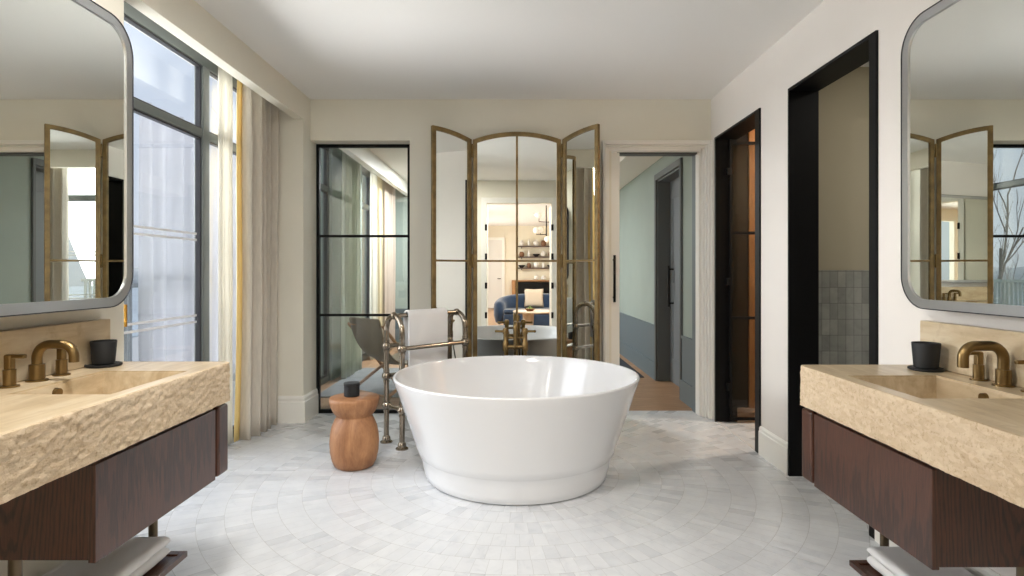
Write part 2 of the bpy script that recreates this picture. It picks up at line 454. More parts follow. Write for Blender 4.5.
window('window_1', YV+.002, 4.878, [(4.0, 4.088)], handle=3.165, stripes=True)

# curtains
def curtain(name, m, x, y0, y1, z0, z1, amp, folds, label, phase=0, lean=0, taper=1.0, parent=None, group=None, nz=14, solid=.004, seed=0, flare=0):
    bm = nb(); n = int(folds*14); rows = []
    for j in range(nz+1):
        v = j/nz; z = z0+(z1-z0)*v; row = []
        for i in range(n+1):
            u = i/n
            ph = 2*PI*folds*u + phase + .5*math.sin(3*u*PI+seed)
            k = 1+.25*noise.noise((u*4+seed, v*1.3, 3))
            sn = math.sin(ph); sn = math.copysign(abs(sn)**.7, sn)
            a = amp*(k*sn + .16*math.sin(2.3*ph+v*2+seed))
            yy = y0+(y1-y0)*(u if taper == 1 else (u*(1-(1-taper)*v))) - flare*(1-v)**3*(1-u) + .25*amp*math.cos(ph)
            row.append(bm.verts.new((x + a*(1-.15*v) + lean*(1-v) + .006*noise.noise((u*9, v*5, seed)), yy, z)))
        rows.append(row)
    for A, B in zip(rows, rows[1:]):
        for i in range(n): bm.faces.new((A[i], A[i+1], B[i+1], B[i]))
    if parent is None:
        o = obj(name, bm, m, smooth=True, loc=(x, (y0+y1)/2, z0), solid=solid, ang=180)
        return tag(o, label, 'curtain', group)
    return obj(name, bm, m, parent, smooth=True, solid=solid, ang=180)
cr = thing('linen_curtain', 'grey linen curtain with yellow lining hanging beside the pier', 'curtain', (-2.0, 4.6, .005))
curtain('curtain_panel', 'linen', -1.98, 4.40, 4.86, .005, 2.70, .065, 4.6, '', phase=2.2, parent=cr, seed=1.3, lean=-.01, nz=18, flare=.03)
curtain('linen_curtain', 'linen', -1.97, 2.52, 2.86, .005, 2.70, .06, 3.5, 'grey linen curtain gathered behind the end of the window-side wall', phase=.6, seed=9)
bm = nb()
rows = []
for j in range(15):
    v = j/14; z = .01+2.69*v; yb = 4.285+.075*v
    rows.append([bm.verts.new((-2.035+.012*math.sin(i*1.3)+.01*math.sin(5*v), yb+.034*i, z)) for i in range(4)])
for A, B in zip(rows, rows[1:]):
    for i in range(3): bm.faces.new((A[i], A[i+1], B[i+1], B[i]))
obj('yellow_lining', bm, 'yellow', cr, smooth=True, solid=.003, ang=180, label='yellow lining strip')
curtain('sheer_curtain', 'sheer', -2.06, 4.11, 4.28, .005, 2.70, .018, 3.2, 'narrow white sheer curtain gathered against the black window mullion', phase=.4, seed=4, lean=.0)

# ------------------------------------------------------------------ glass partition in the back wall
def glass_partition():
    y = 5.22; r = sroot('door_1', (-1.32, y, 0))
    x0, x1, z1 = GX0, GX1, GZ; w = .026
    bm = nb()
    box(bm, x0, x0+w, y-.02, y+.02, 0, z1); box(bm, x1-w-.02, x1, y-.02, y+.02, 0, z1)
    box(bm, x0+w, x1-w, y-.02, y+.02, z1-w, z1); box(bm, x0+w, x1-w, y-.02, y+.02, 0, .03)
    struct('door_frame', bm, 'black', r)
    zs = [.03, .868, 1.568, z1-w]
    for z in zs[1:3]: struct('glazing_bar', box(nb(), x0+w, x1-w, y-.014, y+.014, z-.011, z+.011), 'black', r)
    for a, b in zip(zs, zs[1:]):
        struct('pane', box(nb(), x0+w, x1-w, y-.004, y+.004, a, b), 'pglass', r)
glass_partition()

# ------------------------------------------------------------------ back doorway: stepped architrave, pocket door
bm = nb()
steps = [(0, .000, 4.985), (.018, .018, 5.0), (.034, .034, 5.03), (.05, .05, 5.06), (.066, .066, 5.10), (.085, .085, 5.2)]
ox0, ox1, oz = .765, 1.698, 2.372
for i in range(5):
    a, b = steps[i][0], steps[i+1][0]; y0 = steps[i][2]
    bl = .72                                  # the left side is slimmer in the picture
    box(bm, ox1-b, ox1-a, y0, 5.05 if False else 5.2, 0, oz-a)
    box(bm, ox0+a*bl, ox0+b*bl, max(y0, 5.005), 5.049, 0, oz-a)
    box(bm, ox0+b*bl, ox1-b, max(y0, 5.005), 5.049, oz-b, oz-a)
struct('trim_3', bm, 'trimwhite', bevel=.003)
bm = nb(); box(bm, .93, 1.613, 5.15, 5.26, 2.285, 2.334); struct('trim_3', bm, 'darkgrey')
bm = nb(); box(bm, 1.615, 1.70, 5.2, 5.30, 0, 2.335); struct('trim_3', bm, 'slate')
r = sroot('door_2', (.87, 5.125, 0))
bm = nb(); box(bm, .80, .925, 5.105, 5.145, .008, 2.284, .003)
struct('door_leaf', bm, 'trimwhite', r)
bm = nb()
tube(bm, [(.874, 5.06, .99), (.874, 5.06, 1.395)], .011, 12)
for z in (1.03, 1.355): tube(bm, [(.874, 5.06, z), (.874, 5.106, z)], .009, 10)
struct('door_handle', bm, 'black', r, smooth=True)

# ------------------------------------------------------------------ right wall: black lined openings
def black_lining(name, y0, y1, near, far, top):
    bm = nb(); x0, x1 = XR-.012, 1.87
    box(bm, x0, x1, y0, y0+near, 0, top); box(bm, x0, x1, y1-far, y1, 0, top)
    box(bm, x0, x1, y0+near, y1-far, top-.02, top)
    return struct(name, bm, 'black', bevel=.002)
black_lining('trim_4', B0, B1, .055, .02, DT+.001)
black_lining('trim_5', A0, A1, .075, .03, DT+.001)
wallbox('trim_6', 'grout', (XR-.006, XR+.02, A0+.075, A1-.03, -.02, .004))
# cloakroom behind the nearer opening
wallbox('wall_back', 'tan', (1.86, 3.3, 3.87, 3.97, 0, 2.6))
wallbox('wall_right', 'tan', (3.2, 3.3, 1.5, 3.87, 0, 2.6))
wallbox('wall_front', 'tan', (1.86, 3.3, 1.4, 1.5, 0, 2.6))
wallbox('wall_back', 'tile', (1.861, 3.2, 3.855, 3.87, 0, 1.262))
wallbox('wall_right', 'tile', (3.185, 3.2, 1.5, 3.855, 0, 1.262))
wallbox('ceiling', 'ceiling', (1.86, 3.3, 1.4, 3.97, 2.6, 2.7))
wallbox('floor', 'floor', (XR, 3.3, 1.4, 3.97, -.1, 0))
# timber room behind the farther opening
wallbox('wall_back', 'shadetimber', (1.87, 2.17, 5.42, 5.52, 0, 2.6))  # shadowed stretch of the timber wall, its shade put into a darker wood
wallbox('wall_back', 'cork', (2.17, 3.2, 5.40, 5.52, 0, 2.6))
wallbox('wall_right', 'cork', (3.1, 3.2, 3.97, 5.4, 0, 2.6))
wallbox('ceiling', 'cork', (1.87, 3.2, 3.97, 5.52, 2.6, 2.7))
wallbox('floor', 'floor', (XR, 3.2, 3.97, 5.52, -.1, 0))
r = sroot('door_3', (1.8, 4.86, 0))
bm = nb(); y = 4.865
box(bm, 1.79, 1.81, y-.012, y+.012, .03, 2.345); box(bm, 2.42, 2.44, y-.012, y+.012, .03, 2.345)
for z in (.036, .87, 1.572, 2.315): box(bm, 1.81, 2.42, y-.012, y+.012, z-.012, z+.012)
struct('door_frame', bm, 'black', r)
struct('pane', box(nb(), 1.81, 2.42, y-.004, y+.004, .03, 2.31), 'smoke', r)
for z in (2.08, 1.17, .30):
    struct('hinge', box(nb(), 1.765, 1.80, y-.02, y+.022, z-.03, z+.03, .004), 'black', r)

# ------------------------------------------------------------------ wash stands
def washstand(s, yf, yn, xf, xw, c0, c1, sx0, sx1, sy0, sy1, fy, fx, cupx, cupy, mirr, names, hts, k, low):
    """s=-1 left, +1 right. xf/xw = |x| of the front edge and of the wall."""
    side, where = names
    zt, zb, zbs, cz0, cz1 = hts          # counter top and underside, backsplash top, cabinet bottom and top
    # --- countertop
    ct = thing('countertop', f'{where} travertine counter with rough split front edge and sunken basin', 'countertop', (s*(xf+xw)/2, (yf+yn)/2, zb))
    xi = xf+.006
    bm = nb(); R = .035
    far = [(s*xi, sy1)] + [(s*(xi+R-R*math.cos(a)), yf-R+R*math.sin(a)) for a in [PI/2*i/6 for i in range(7)]] + [(s*xw, yf), (s*xw, sy1)]
    prism(bm, far, 'z', zb, zt)
    box(bm, s*xi, s*xw, yn, sy0, zb, zt)
    box(bm, s*xi, s*sx0, sy0, sy1, zb, zt); box(bm, s*sx1, s*xw, sy0, sy1, zb, zt)
    obj('stone_top', bm, 'trav', ct)
    # rough edge
    path = []
    yy = yn
    while yy < yf-R: path.append((xf, yy, -1, 0)); yy += .0055
    for i in range(9):
        a = PI/2*i/8; path.append((xf+R-R*math.cos(a), yf-R+R*math.sin(a), -math.cos(a), math.sin(a)))
    xx = xf+R+.007
    while xx < xw: path.append((xx, yf, 0, 1)); xx += .007
    bm = nb(); rows = []; NZ = 28
    for j in range(NZ+1):
        z = zb-.004+(zt-zb+.004)*j/NZ; row = []
        for (px, py, nx, ny) in path:
            q = Vector((px*1.0, py, z))
            q2 = Vector((q.x, q.y*1.0, q.z*1.5))
            f1 = noise.voronoi(Vector((q.x, q.y*.75, q.z*1.35))*46 + Vector((s*7, 0, 0)))[0][0]
            d = .0048*max(0, 1-1.15*f1) + .0022*abs(noise.noise(q2*95)) + .002*noise.noise(q*14)
            d = max(0, d) if j < NZ else .0
            if j == NZ-1: d *= .7
            row.append(bm.verts.new((s*(px+nx*d), py+ny*d, z)))
        rows.append(row)
    for A, B in zip(rows, rows[1:]):
        for i in range(len(path)-1): bm.faces.new((A[i], A[i+1], B[i+1], B[i]))
    top2 = [bm.verts.new((s*(px-nx*.010), py-ny*.010, zt+.0005)) for (px, py, nx, ny) in path]
    for i in range(len(path)-1): bm.faces.new((rows[-1][i], rows[-1][i+1], top2[i+1], top2[i]))
    obj('split_edge', bm, 'travr', ct, smooth=True, ang=60, label='rough split stone edge')
    # basin
    bm = nb()
    t = .015; zd = zt-.105
    P = lambda x, y, z: bm.verts.new((s*x, y, z))
    tp = [P(sx0, sy0, zb), P(sx1, sy0, zb), P(sx1, sy1, zb), P(sx0, sy1, zb)]
    ix0, ix1, iy0, iy1 = sx0+.004, sx1-.004, sy0+.004, sy1-.004
    # inner walls and sloping bottom just inside the cut
    a = [P(ix0, iy0, zt-.006), P(ix1, iy0, zt-.006), P(ix1, iy1, zt-.006), P(ix0, iy1, zt-.006)]
    b = [P(ix0+.01, iy0+.01, zd+.025), P(ix1-.005, iy0+.01, zd), P(ix1-.005, iy1-.01, zd), P(ix0+.01, iy1-.01, zd+.025)]
    o_ = [P(sx0, sy0, zt-.006), P(sx1, sy0, zt-.006), P(sx1, sy1, zt-.006), P(sx0, sy1, zt-.006)]
    for i in range(4):
        j = (i+1) % 4
        bm.faces.new((a[i], a[j], b[j], b[i])); bm.faces.new((o_[i], a[i], a[j], o_[j])); bm.faces.new((tp[i], o_[i], o_[j], tp[j]))
    bm.faces.new(b); bm.faces.new(tp)
    obj('basin', bm, 'trav', ct)
    bm = nb(); tube(bm, [(s*(sx1-.016), fy-.03, zt-.034), (s*(sx1+.002), fy-.03, zt-.032)], .016, 18)
    obj('overflow', bm, 'brass', ct, smooth=True, label='round brass overflow')
    bm = nb(); lathe(bm, [(0, 0), (.022, 0), (.022, .006), (0, .008)], (s*(sx0+sx1)/2, (sy0+sy1)/2, zd+.012), 20)
    obj('drain', bm, 'brass', ct, smooth=True)
    # --- backsplash
    bm = nb(); box(bm, s*(xw-.035), s*(xw-.001), yn, yf-.005, zt+.001, zbs, .003)
    tag(obj('backsplash', bm, 'trav', loc=(s*(xw-.02), (yf+yn)/2, zt)), f'low travertine backsplash strip behind the brass faucet {side}', 'backsplash')
    # --- cabinet
    cb = thing('vanity_cabinet', f'{where} dark oak drawer cabinet hung below the stone counter', 'cabinet', (s*(xf+xw)/2, (c0+c1)/2, cz0))
    x0 = xf+.012; z0, z1 = cz0, cz1
    bm = nb(); box(bm, s*(x0+.022), s*(xw-.002), c0+.01, c1-.02, z0+.004, zb-.001)
    obj('cabinet_body', bm, 'darkwood', cb)
    bm = nb(); box(bm, s*x0, s*(x0+.021), c0, c1-.105, z0, z1, .002)
    obj('drawer', bm, 'darkwood', cb)
    bm = nb(); box(bm, s*x0, s*(x0+.06), c1-.083, c1, z0, z1+.004, .012, 3)
    obj('end_panel', bm, 'darkwood', cb)
    # --- under-frame
    st = thing('vanity_stand', f'bronze post frame with low dark wooden shelf under the counter {side}', 'stand', (s*low[3], (c0+c1)/2, 0))
    sx_0, sx_1, sz = low[:3]
    for yp in (c1-.075, c0+.045):
        bm = nb(); tube(bm, [(s*low[3], yp, 0), (s*low[3], yp, z0)], .016, 16)
        obj('post', bm, 'bronze', st, smooth=True)
    bm = nb()
    ya, yb = c0+.02, c1-.06
    box(bm, s*sx_0, s*(sx_0+.02), ya, yb, sz-.022, sz); box(bm, s*(sx_1-.02), s*sx_1, ya, yb, sz-.022, sz)
    box(bm, s*(sx_0+.02), s*(sx_1-.02), ya, ya+.03, sz-.022, sz); box(bm, s*(sx_0+.02), s*(sx_1-.02), yb-.03, yb, sz-.022, sz)
    box(bm, s*(sx_0+.02), s*(sx_1-.02), ya+.03, yb-.03, sz-.018, sz-.006)
    obj('shelf', bm, 'darkwood', st, bevel=.002)
    # --- towels on the shelf
    nt = 2; zz = sz
    for i in range(nt):
        h = .040
        o = folded_towel(s, sx_0+.045+.004*i*(-1 if i else 1), sx_1-.015, ya+.05, c1-.10-.006*i, zz+.002*i, h, i*3+s)
        tag(o, f'{"top" if i else "lower"} white folded towel on the low shelf {side}', 'towel'); zz += h
    # --- faucet
    fc = thing('basin_faucet', f'widespread aged brass basin faucet with square arched spout {side}', 'faucet', (s*fx, fy, zt))
    bm = nb()
    r = .0165*k; zc = zt+.15*k-r; reach = .135*k
    pts = [(s*fx, fy, zt+.004), (s*fx, fy, zt+.06), (s*fx, fy, zc-.045)]
    pts += [(s*(fx-.045+.045*math.cos(a)), fy, zc-.045+.045*math.sin(a)) for a in [PI/2*i/8 for i in range(1, 9)]]
    pts += [(s*(fx-reach+.04-.04*math.sin(a)), fy, zc-.04+.04*math.cos(a)) for a in [PI/2*i/8 for i in range(0, 9)]]
    pts += [(s*(fx-reach), fy, zt+.062)]
    tube(bm, pts, r, 18)
    obj('spout', bm, 'brass', fc, smooth=True)
    bm = nb(); lathe(bm, [(0, .0005), (.031, .0005), (.031, .005), (.022, .0065), (.022, .055), (.0165, .056), (0, .056)], (s*fx, fy, zt), 28)
    obj('spout_base', bm, 'brass', fc, smooth=True)
    for dy in (-.105, .105):
        bm = nb()
        lathe(bm, [(0, .0005), (.026, .0005), (.026, .005), (.017, .0065), (.017, .055), (.012, .056), (0, .056)], (s*fx, fy+dy, zt), 24)
        hb = obj('handle_base', bm, 'brass', fc, smooth=True)
        bm = nb(); z1_ = zt+.056
        box(bm, s*(fx-.011), s*(fx+.011), fy+dy-.011, fy+dy+.011, z1_-.002, z1_+.045, .004)
        box(bm, s*(fx-.05), s*(fx+.011), fy+dy-.008, fy+dy+.008, z1_+.033, z1_+.046, .004)
        obj('lever', bm, 'brass', hb)
    # --- cup and its saucer
    bm = nb(); lathe(bm, [(0, .0005), (.054, .0005), (.060, .004), (.060, .010), (.057, .011), (.053, .008), (0, .008)], (s*cupx, cupy, zt), 36)
    tag(obj('saucer', bm, 'charcoal', smooth=True, loc=(s*cupx, cupy, zt)), f'round charcoal saucer under the black tumbler {side}', 'saucer')
    bm = nb(); lathe(bm, [(r_*k*.93, .009+(z_-.009)*k*.95) for r_, z_ in [(0, .009), (.040, .009), (.044, .013), (.052, .110), (.051, .112), (.048, .111), (.041, .018), (0, .016)]], (s*cupx, cupy, zt), 36)
    tag(obj('tumbler', bm, 'charcoal', smooth=True, loc=(s*cupx, cupy, zt+.009)), f'matte black tapered tumbler on a saucer {side}', 'tumbler')
    # --- wall mirror
    ya, yb, za, zb_, xm = mirr
    wm = thing('wall_mirror', f'large rounded rectangular wall mirror with {"dark grey" if s < 0 else "pale"} metal frame {side}', 'mirror', (s*xm, (ya+yb)/2, za))
    o1 = rrect(ya, yb, za, zb_, .13, 10); w = .034
    i1 = rrect(ya+w, yb-w, za+w, zb_-w, .13-w, 10)
    o2 = rrect(ya-.004, yb+.004, za-.004, zb_+.004, .134, 10)
    bm = nb(); ringprism(bm, o1, i1, 'x', s*xm, s*(xm+.02)); obj('frame', bm, 'steel', wm, smooth=True)
    bm = nb(); ringprism(bm, o2, o1, 'x', s*(xm-.002), s*(xw-.002)); obj('outer_rim', bm, 'rim', wm, smooth=True)
    bm = nb(); prism(bm, [(p, q) for p, q in rrect(ya+w-.003, yb-w+.003, za+w-.003, zb_-w+.003, .1, 10)], 'x', s*(xm+.006), s*(xm+.012))
    obj('mirror_glass', bm, 'mirror', wm)

def folded_towel(s, x0, x1, y0, y1, z, h, seed):
    bm = nb(); nx, ny = 14, 30; r = h/2
    # closed profile round the folded front edge, swept along y
    prof = []
    for i in range(nx+1): prof.append((x0+r+(x1-x0-r)*(1-i/nx), h))
    for i in range(1, 8): a = PI*i/8; prof.append((x0+r-r*math.sin(a), r+r*math.cos(a)))
    for i in range(nx+1): prof.append((x0+r+(x1-x0-r)*i/nx, 0))
    rows = []
    for j in range(ny+1):
        y = y0+(y1-y0)*j/ny; e = min(j, ny-j)/2.0; sh = 1 if e >= 1 else .62+.38*math.sin(e*PI/2)
        row = []
        for (x, zz) in prof:
            d = .004*noise.noise((x*14, y*9, seed)) if zz > r*.9 else .001*noise.noise((x*9, y*6, seed))
            zq = r+(zz-r)*sh + d
            row.append(bm.verts.new((s*(x+.004*noise.noise((seed, y*12, zz*30))), y, z+max(.0005, zq))))
        rows.append(row)
    n = len(prof)
    for A, B in zip(rows, rows[1:]):
        for i in range(n): bm.faces.new((A[i], A[(i+1) % n], B[(i+1) % n], B[i]))
    bm.faces.new(rows[0]); bm.faces.new(rows[-1][::-1])
    return obj('folded_towel', bm, 'towel', smooth=True, loc=(s*(x0+x1)/2, (y0+y1)/2, z), ang=70)

washstand(-1, 2.345, .80, 1.119, -XV, 1.593, 2.341, 1.175, 1.480, 1.7155, 2.1225, 1.927, 1.560, 1.551, 2.228,
          (.62, 2.349, 1.1195, 2.226, 1.52), ('on the window side', 'window-side'), (.893, .747, 1.064, .46, .727), .90, (1.262, 1.545, .169, 1.387))
washstand(1, 2.412, .72, 1.168, XR, 1.655, 2.41, 1.227, 1.555, 1.766, 2.16, 1.96, 1.635, 1.598, 2.275,
          (.60, 2.42, 1.109, 2.262, 1.60), ('beside the black doorway', 'doorway-side'), (.87, .715, 1.052, .41, .693), 1.0, (1.343, 1.64, .10, 1.475))

# ------------------------------------------------------------------ bath tub
def bathtub():
    tb = thing('bathtub', 'large round white freestanding tub in the middle of the marble floor', 'bathtub', (*TUBC, 0))
    R = .759; h = .62
    prof = [(0, .0), (.50, .0), (.548, .002), (.562, .012), (.572, .05), (.585, .10), (.598, .146), (.602, .152), (.607, .157)]
    for i in range(1, 13):
        t = i/12; prof.append((.607+(R-.607)*(t**1.03), .157+(h-.012-.157)*t))
    prof += [(R+.0005, h-.008), (R-.003, h-.002), (R-.009, h), (R-.016, h-.002), (R-.020, h-.008)]
    for i in range(1, 11):
        t = i/10; prof.append((R-.021-(.16)*t**1.1, h-.01-.40*t))
    prof += [(.555, .185), (.52, .165), (.46, .152), (.3, .146), (.05, .144), (0, .144)]
    obj('tub_shell', lathe(nb(), prof, (*TUBC, 0), 96), 'acrylic', tb, smooth=True, ang=50)
    obj('drain', lathe(nb(), [(0, .1445), (.035, .1445), (.035, .150), (.028, .153), (0, .153)], (*TUBC, 0), 28), 'brass', tb, smooth=True)
bathtub()

# ------------------------------------------------------------------ stool and candle
SX, SY = -1.022, 3.79
prof = [(0, 0), (.105, 0), (.122, .010), (.140, .045), (.152, .10), (.155, .16), (.152, .21), (.142, .26), (.125, .302), (.114, .322), (.112, .328), (.118, .335),
        (.136, .36), (.150, .392), (.157, .42), (.158, .436), (.155, .444), (.148, .448), (0, .449)]
bm = lathe(nb(), prof, (SX, SY, 0), 56)
tag(obj('carved_stool', bm, 'stoolwood', smooth=True, loc=(SX, SY, 0), ang=70), 'pale carved wooden hourglass stool beside the white tub', 'stool')
cd = thing('candle', 'small black lidded candle jar on the wooden stool', 'candle', (SX-.02, SY+.01, .449))
obj('jar', lathe(nb(), [(0, .4495), (.046, .4495), (.049, .453), (.049, .515), (.046, .517), (0, .517)], (SX-.02, SY+.01, 0), 36), 'charcoal', cd, smooth=True)
obj('lid', lathe(nb(), [(0, .5172), (.050, .5172), (.051, .52), (.051, .532), (.048, .536), (0, .537)], (SX-.02, SY+.01, 0), 36), 'charcoal', cd, smooth=True)

# ------------------------------------------------------------------ towel warmer
def towel_warmer():
    FL, BL = Vector((-.783, 4.15, 0)), Vector((-.93, 4.32, 0))
    ax = Vector((.41, .42, 0))
    FRt, BRt = FL+ax, BL+ax
    tw = thing('towel_warmer', 'antique nickel pipe towel rail standing left of the tub', 'towel rail', tuple((FL+BRt)/2))
    r = .0195; zs = .822; Z = Vector((0, 0, 1))
    for (f, b) in ((FL, BL), (FRt, BRt)):
        c = (f+b)/2; d = (f-b)/2; rad = d.length; dn = d.normalized()
        pts = [f+Z*zs] + [c+Z*zs+dn*rad*math.cos(a)+Z*rad*math.sin(a) for a in [PI*i/16 for i in range(1, 16)]] + [b+Z*zs]
        obj('arch', tube(nb(), pts, r, 16), 'pipe', tw, smooth=True)
        for p in (f, b):
            o = obj('post', tube(nb(), [p+Z*.02, p+Z*zs], r, 16), 'pipe', tw, smooth=True)
            obj('foot', lathe(nb(), [(0, 0), (.045, 0), (.045, .008), (.030, .018), (.030, .032), (.026, .044), (.019, .05), (0, .05)], tuple(p), 24), 'pipe', tw, smooth=True)
            for z in ((.707, .273) if p in (f,) else (.707, .487, .273)):
                bm = ball(nb(), p+Z*z, .034, 16)
                lathe(bm, [(.0175, -.045), (.023, -.044), (.023, -.032), (.0175, -.031)], tuple(p+Z*z), 16)
                lathe(bm, [(.0175, .031), (.023, .032), (.023, .044), (.0175, .045)], tuple(p+Z*z), 16)
                obj('joint', bm, 'pipe', tw, smooth=True)
        obj('stretcher', tube(nb(), [f+Z*.273, b+Z*.273], .013, 12), 'pipe', tw, smooth=True)
        obj('joint', ball(nb(), c+Z*(zs+rad), .027, 16), 'pipe', tw, smooth=True)
    cl, cr_ = (FL+BL)/2, (FRt+BRt)/2; top = zs+(FL-BL).length/2
    for p, q, z in ((cl, cr_, top), (FL, FRt, .707), (BL, BRt, .707), (BL, BRt, .487)):
        obj('rail', tube(nb(), [p+Z*z, q+Z*z], .016, 14), 'pipe', tw, smooth=True)
    # towel folded over the top rail
    u = ax.normalized(); w = Vector((u.y, -u.x, 0))          # w points to the room
    bm = nb(); th = .011; t0, t1 = .175, .80; L = ax.length
    sec = []
    rr = .0165+.004
    for j in range(13): sec.append((rr+.001+.006*j/12*0, top-.40+.40*j/12))
    for j in range(1, 10): a = PI*j/10; sec.append((rr*math.cos(a), top+rr*math.sin(a)))
    for j in range(13): sec.append((-rr-.001, top-.34*j/12))
    rows = []
    n = 26
    for i in range(n+1):
        s_ = (t0+(t1-t0)*i/n)*L; row = []
        for k_, (a, z) in enumerate(sec):
            wob = .004*noise.noise((i*.22, z*7, 2)) * (1 if z < top-.05 else .2)
            p = cl + u*s_ + w*(a+wob) + Z*z; row.append(bm.verts.new(p))
        rows.append(row)
    for A, B in zip(rows, rows[1:]):
        for i in range(len(sec)-1): bm.faces.new((A[i], A[i+1], B[i+1], B[i]))
    bmesh.ops.recalc_face_normals(bm, faces=bm.faces[:])
    c = cl+u*(L*.49)
    o = obj('bath_towel', bm, 'towel', loc=(c.x, c.y, top-.40))
    d = o.modifiers.new('thick', 'SOLIDIFY'); d.thickness = .017; d.offset = 1
    d = o.modifiers.new('sub', 'SUBSURF'); d.levels = d.render_levels = 2
    for p in o.data.polygons: p.use_smooth = True
    tag(o, 'thick white bath towel draped over the pipe towel rail', 'towel')
towel_warmer()

# ------------------------------------------------------------------ floor-standing tub filler
def tub_filler():
    X, Y = .018, 4.56
    f = thing('tub_filler', 'aged brass floor-standing tub filler between the tub and arched mirror', 'faucet', (X, Y, 0))
    for s in (-1, 1):
        bm = tube(nb(), [(X+s*.075, Y, .0), (X+s*.075, Y, .66)], .014, 16)
        sp = obj('standpipe', bm, 'brass', f, smooth=True)
        obj('foot', lathe(nb(), [(0, 0), (.04, 0), (.04, .008), (.018, .014), (.018, .03), (0, .03)], (X+s*.075, Y, 0), 24), 'brass', f, smooth=True)
        bm = lathe(nb(), [(0, .635), (.02, .635), (.024, .645), (.024, .70), (.018, .71), (.018, .765), (.022, .77), (.022, .805), (.016, .815), (0, .815)], (X+s*.075, Y, 0), 24)
        v = obj('valve', bm, 'brass', f, smooth=True)
        bm = tube(nb(), [(X+s*.075, Y, .79), (X+s*.15, Y, .79)], [.010, .0085], 12); ball(bm, (X+s*.15, Y, .79), .0105, 12)
        tube(bm, [(X+s*.075, Y-.035, .79), (X+s*.075, Y+.035, .79)], .008, 10)
        obj('handle', bm, 'brass', v, smooth=True)
    bm = tube(nb(), [(X-.075, Y, .67), (X+.075, Y, .67)], .016, 14); ball(bm, (X, Y, .67), .026, 16); ball(bm, (X, Y-.022, .67), .015, 12)
    tube(bm, [(X-.075, Y, .74), (X+.075, Y, .74)], .010, 12)
    obj('cross_body', bm, 'brass', f, smooth=True)
    pts = [(X, Y, .67), (X, Y, .80)] + [(X, Y-.06+.06*math.cos(a), .80+.06*math.sin(a)) for a in [PI*.5*i/8 for i in range(1, 9)]] + [(X, Y-.11, .86)] + \
          [(X, Y-.11-.03*math.sin(a), .83+.03*math.cos(a)) for a in [PI/2*i/6 for i in range(1, 7)]] + [(X, Y-.14, .79)]
    obj('spout', tube(nb(), pts, .0165, 16), 'brass', f, smooth=True)
    hs = obj('hand_shower', tube(nb(), [(X+.03, Y+.03, .68), (X+.03, Y+.035, .80), (X+.03, Y+.03, .86)], [.009, .011, .016], 12), 'brass', f, smooth=True)
    pts = [(X+.03, Y+.03, .68), (X+.035, Y+.05, .55), (X+.05, Y+.07, .40), (X+.04, Y+.075, .28), (X+.005, Y+.06, .24), (X-.01, Y+.04, .35), (X, Y+.01, .65)]
    obj('hose', tube(nb(), pts, .006, 8), 'pipe', hs, smooth=True)
tub_filler()

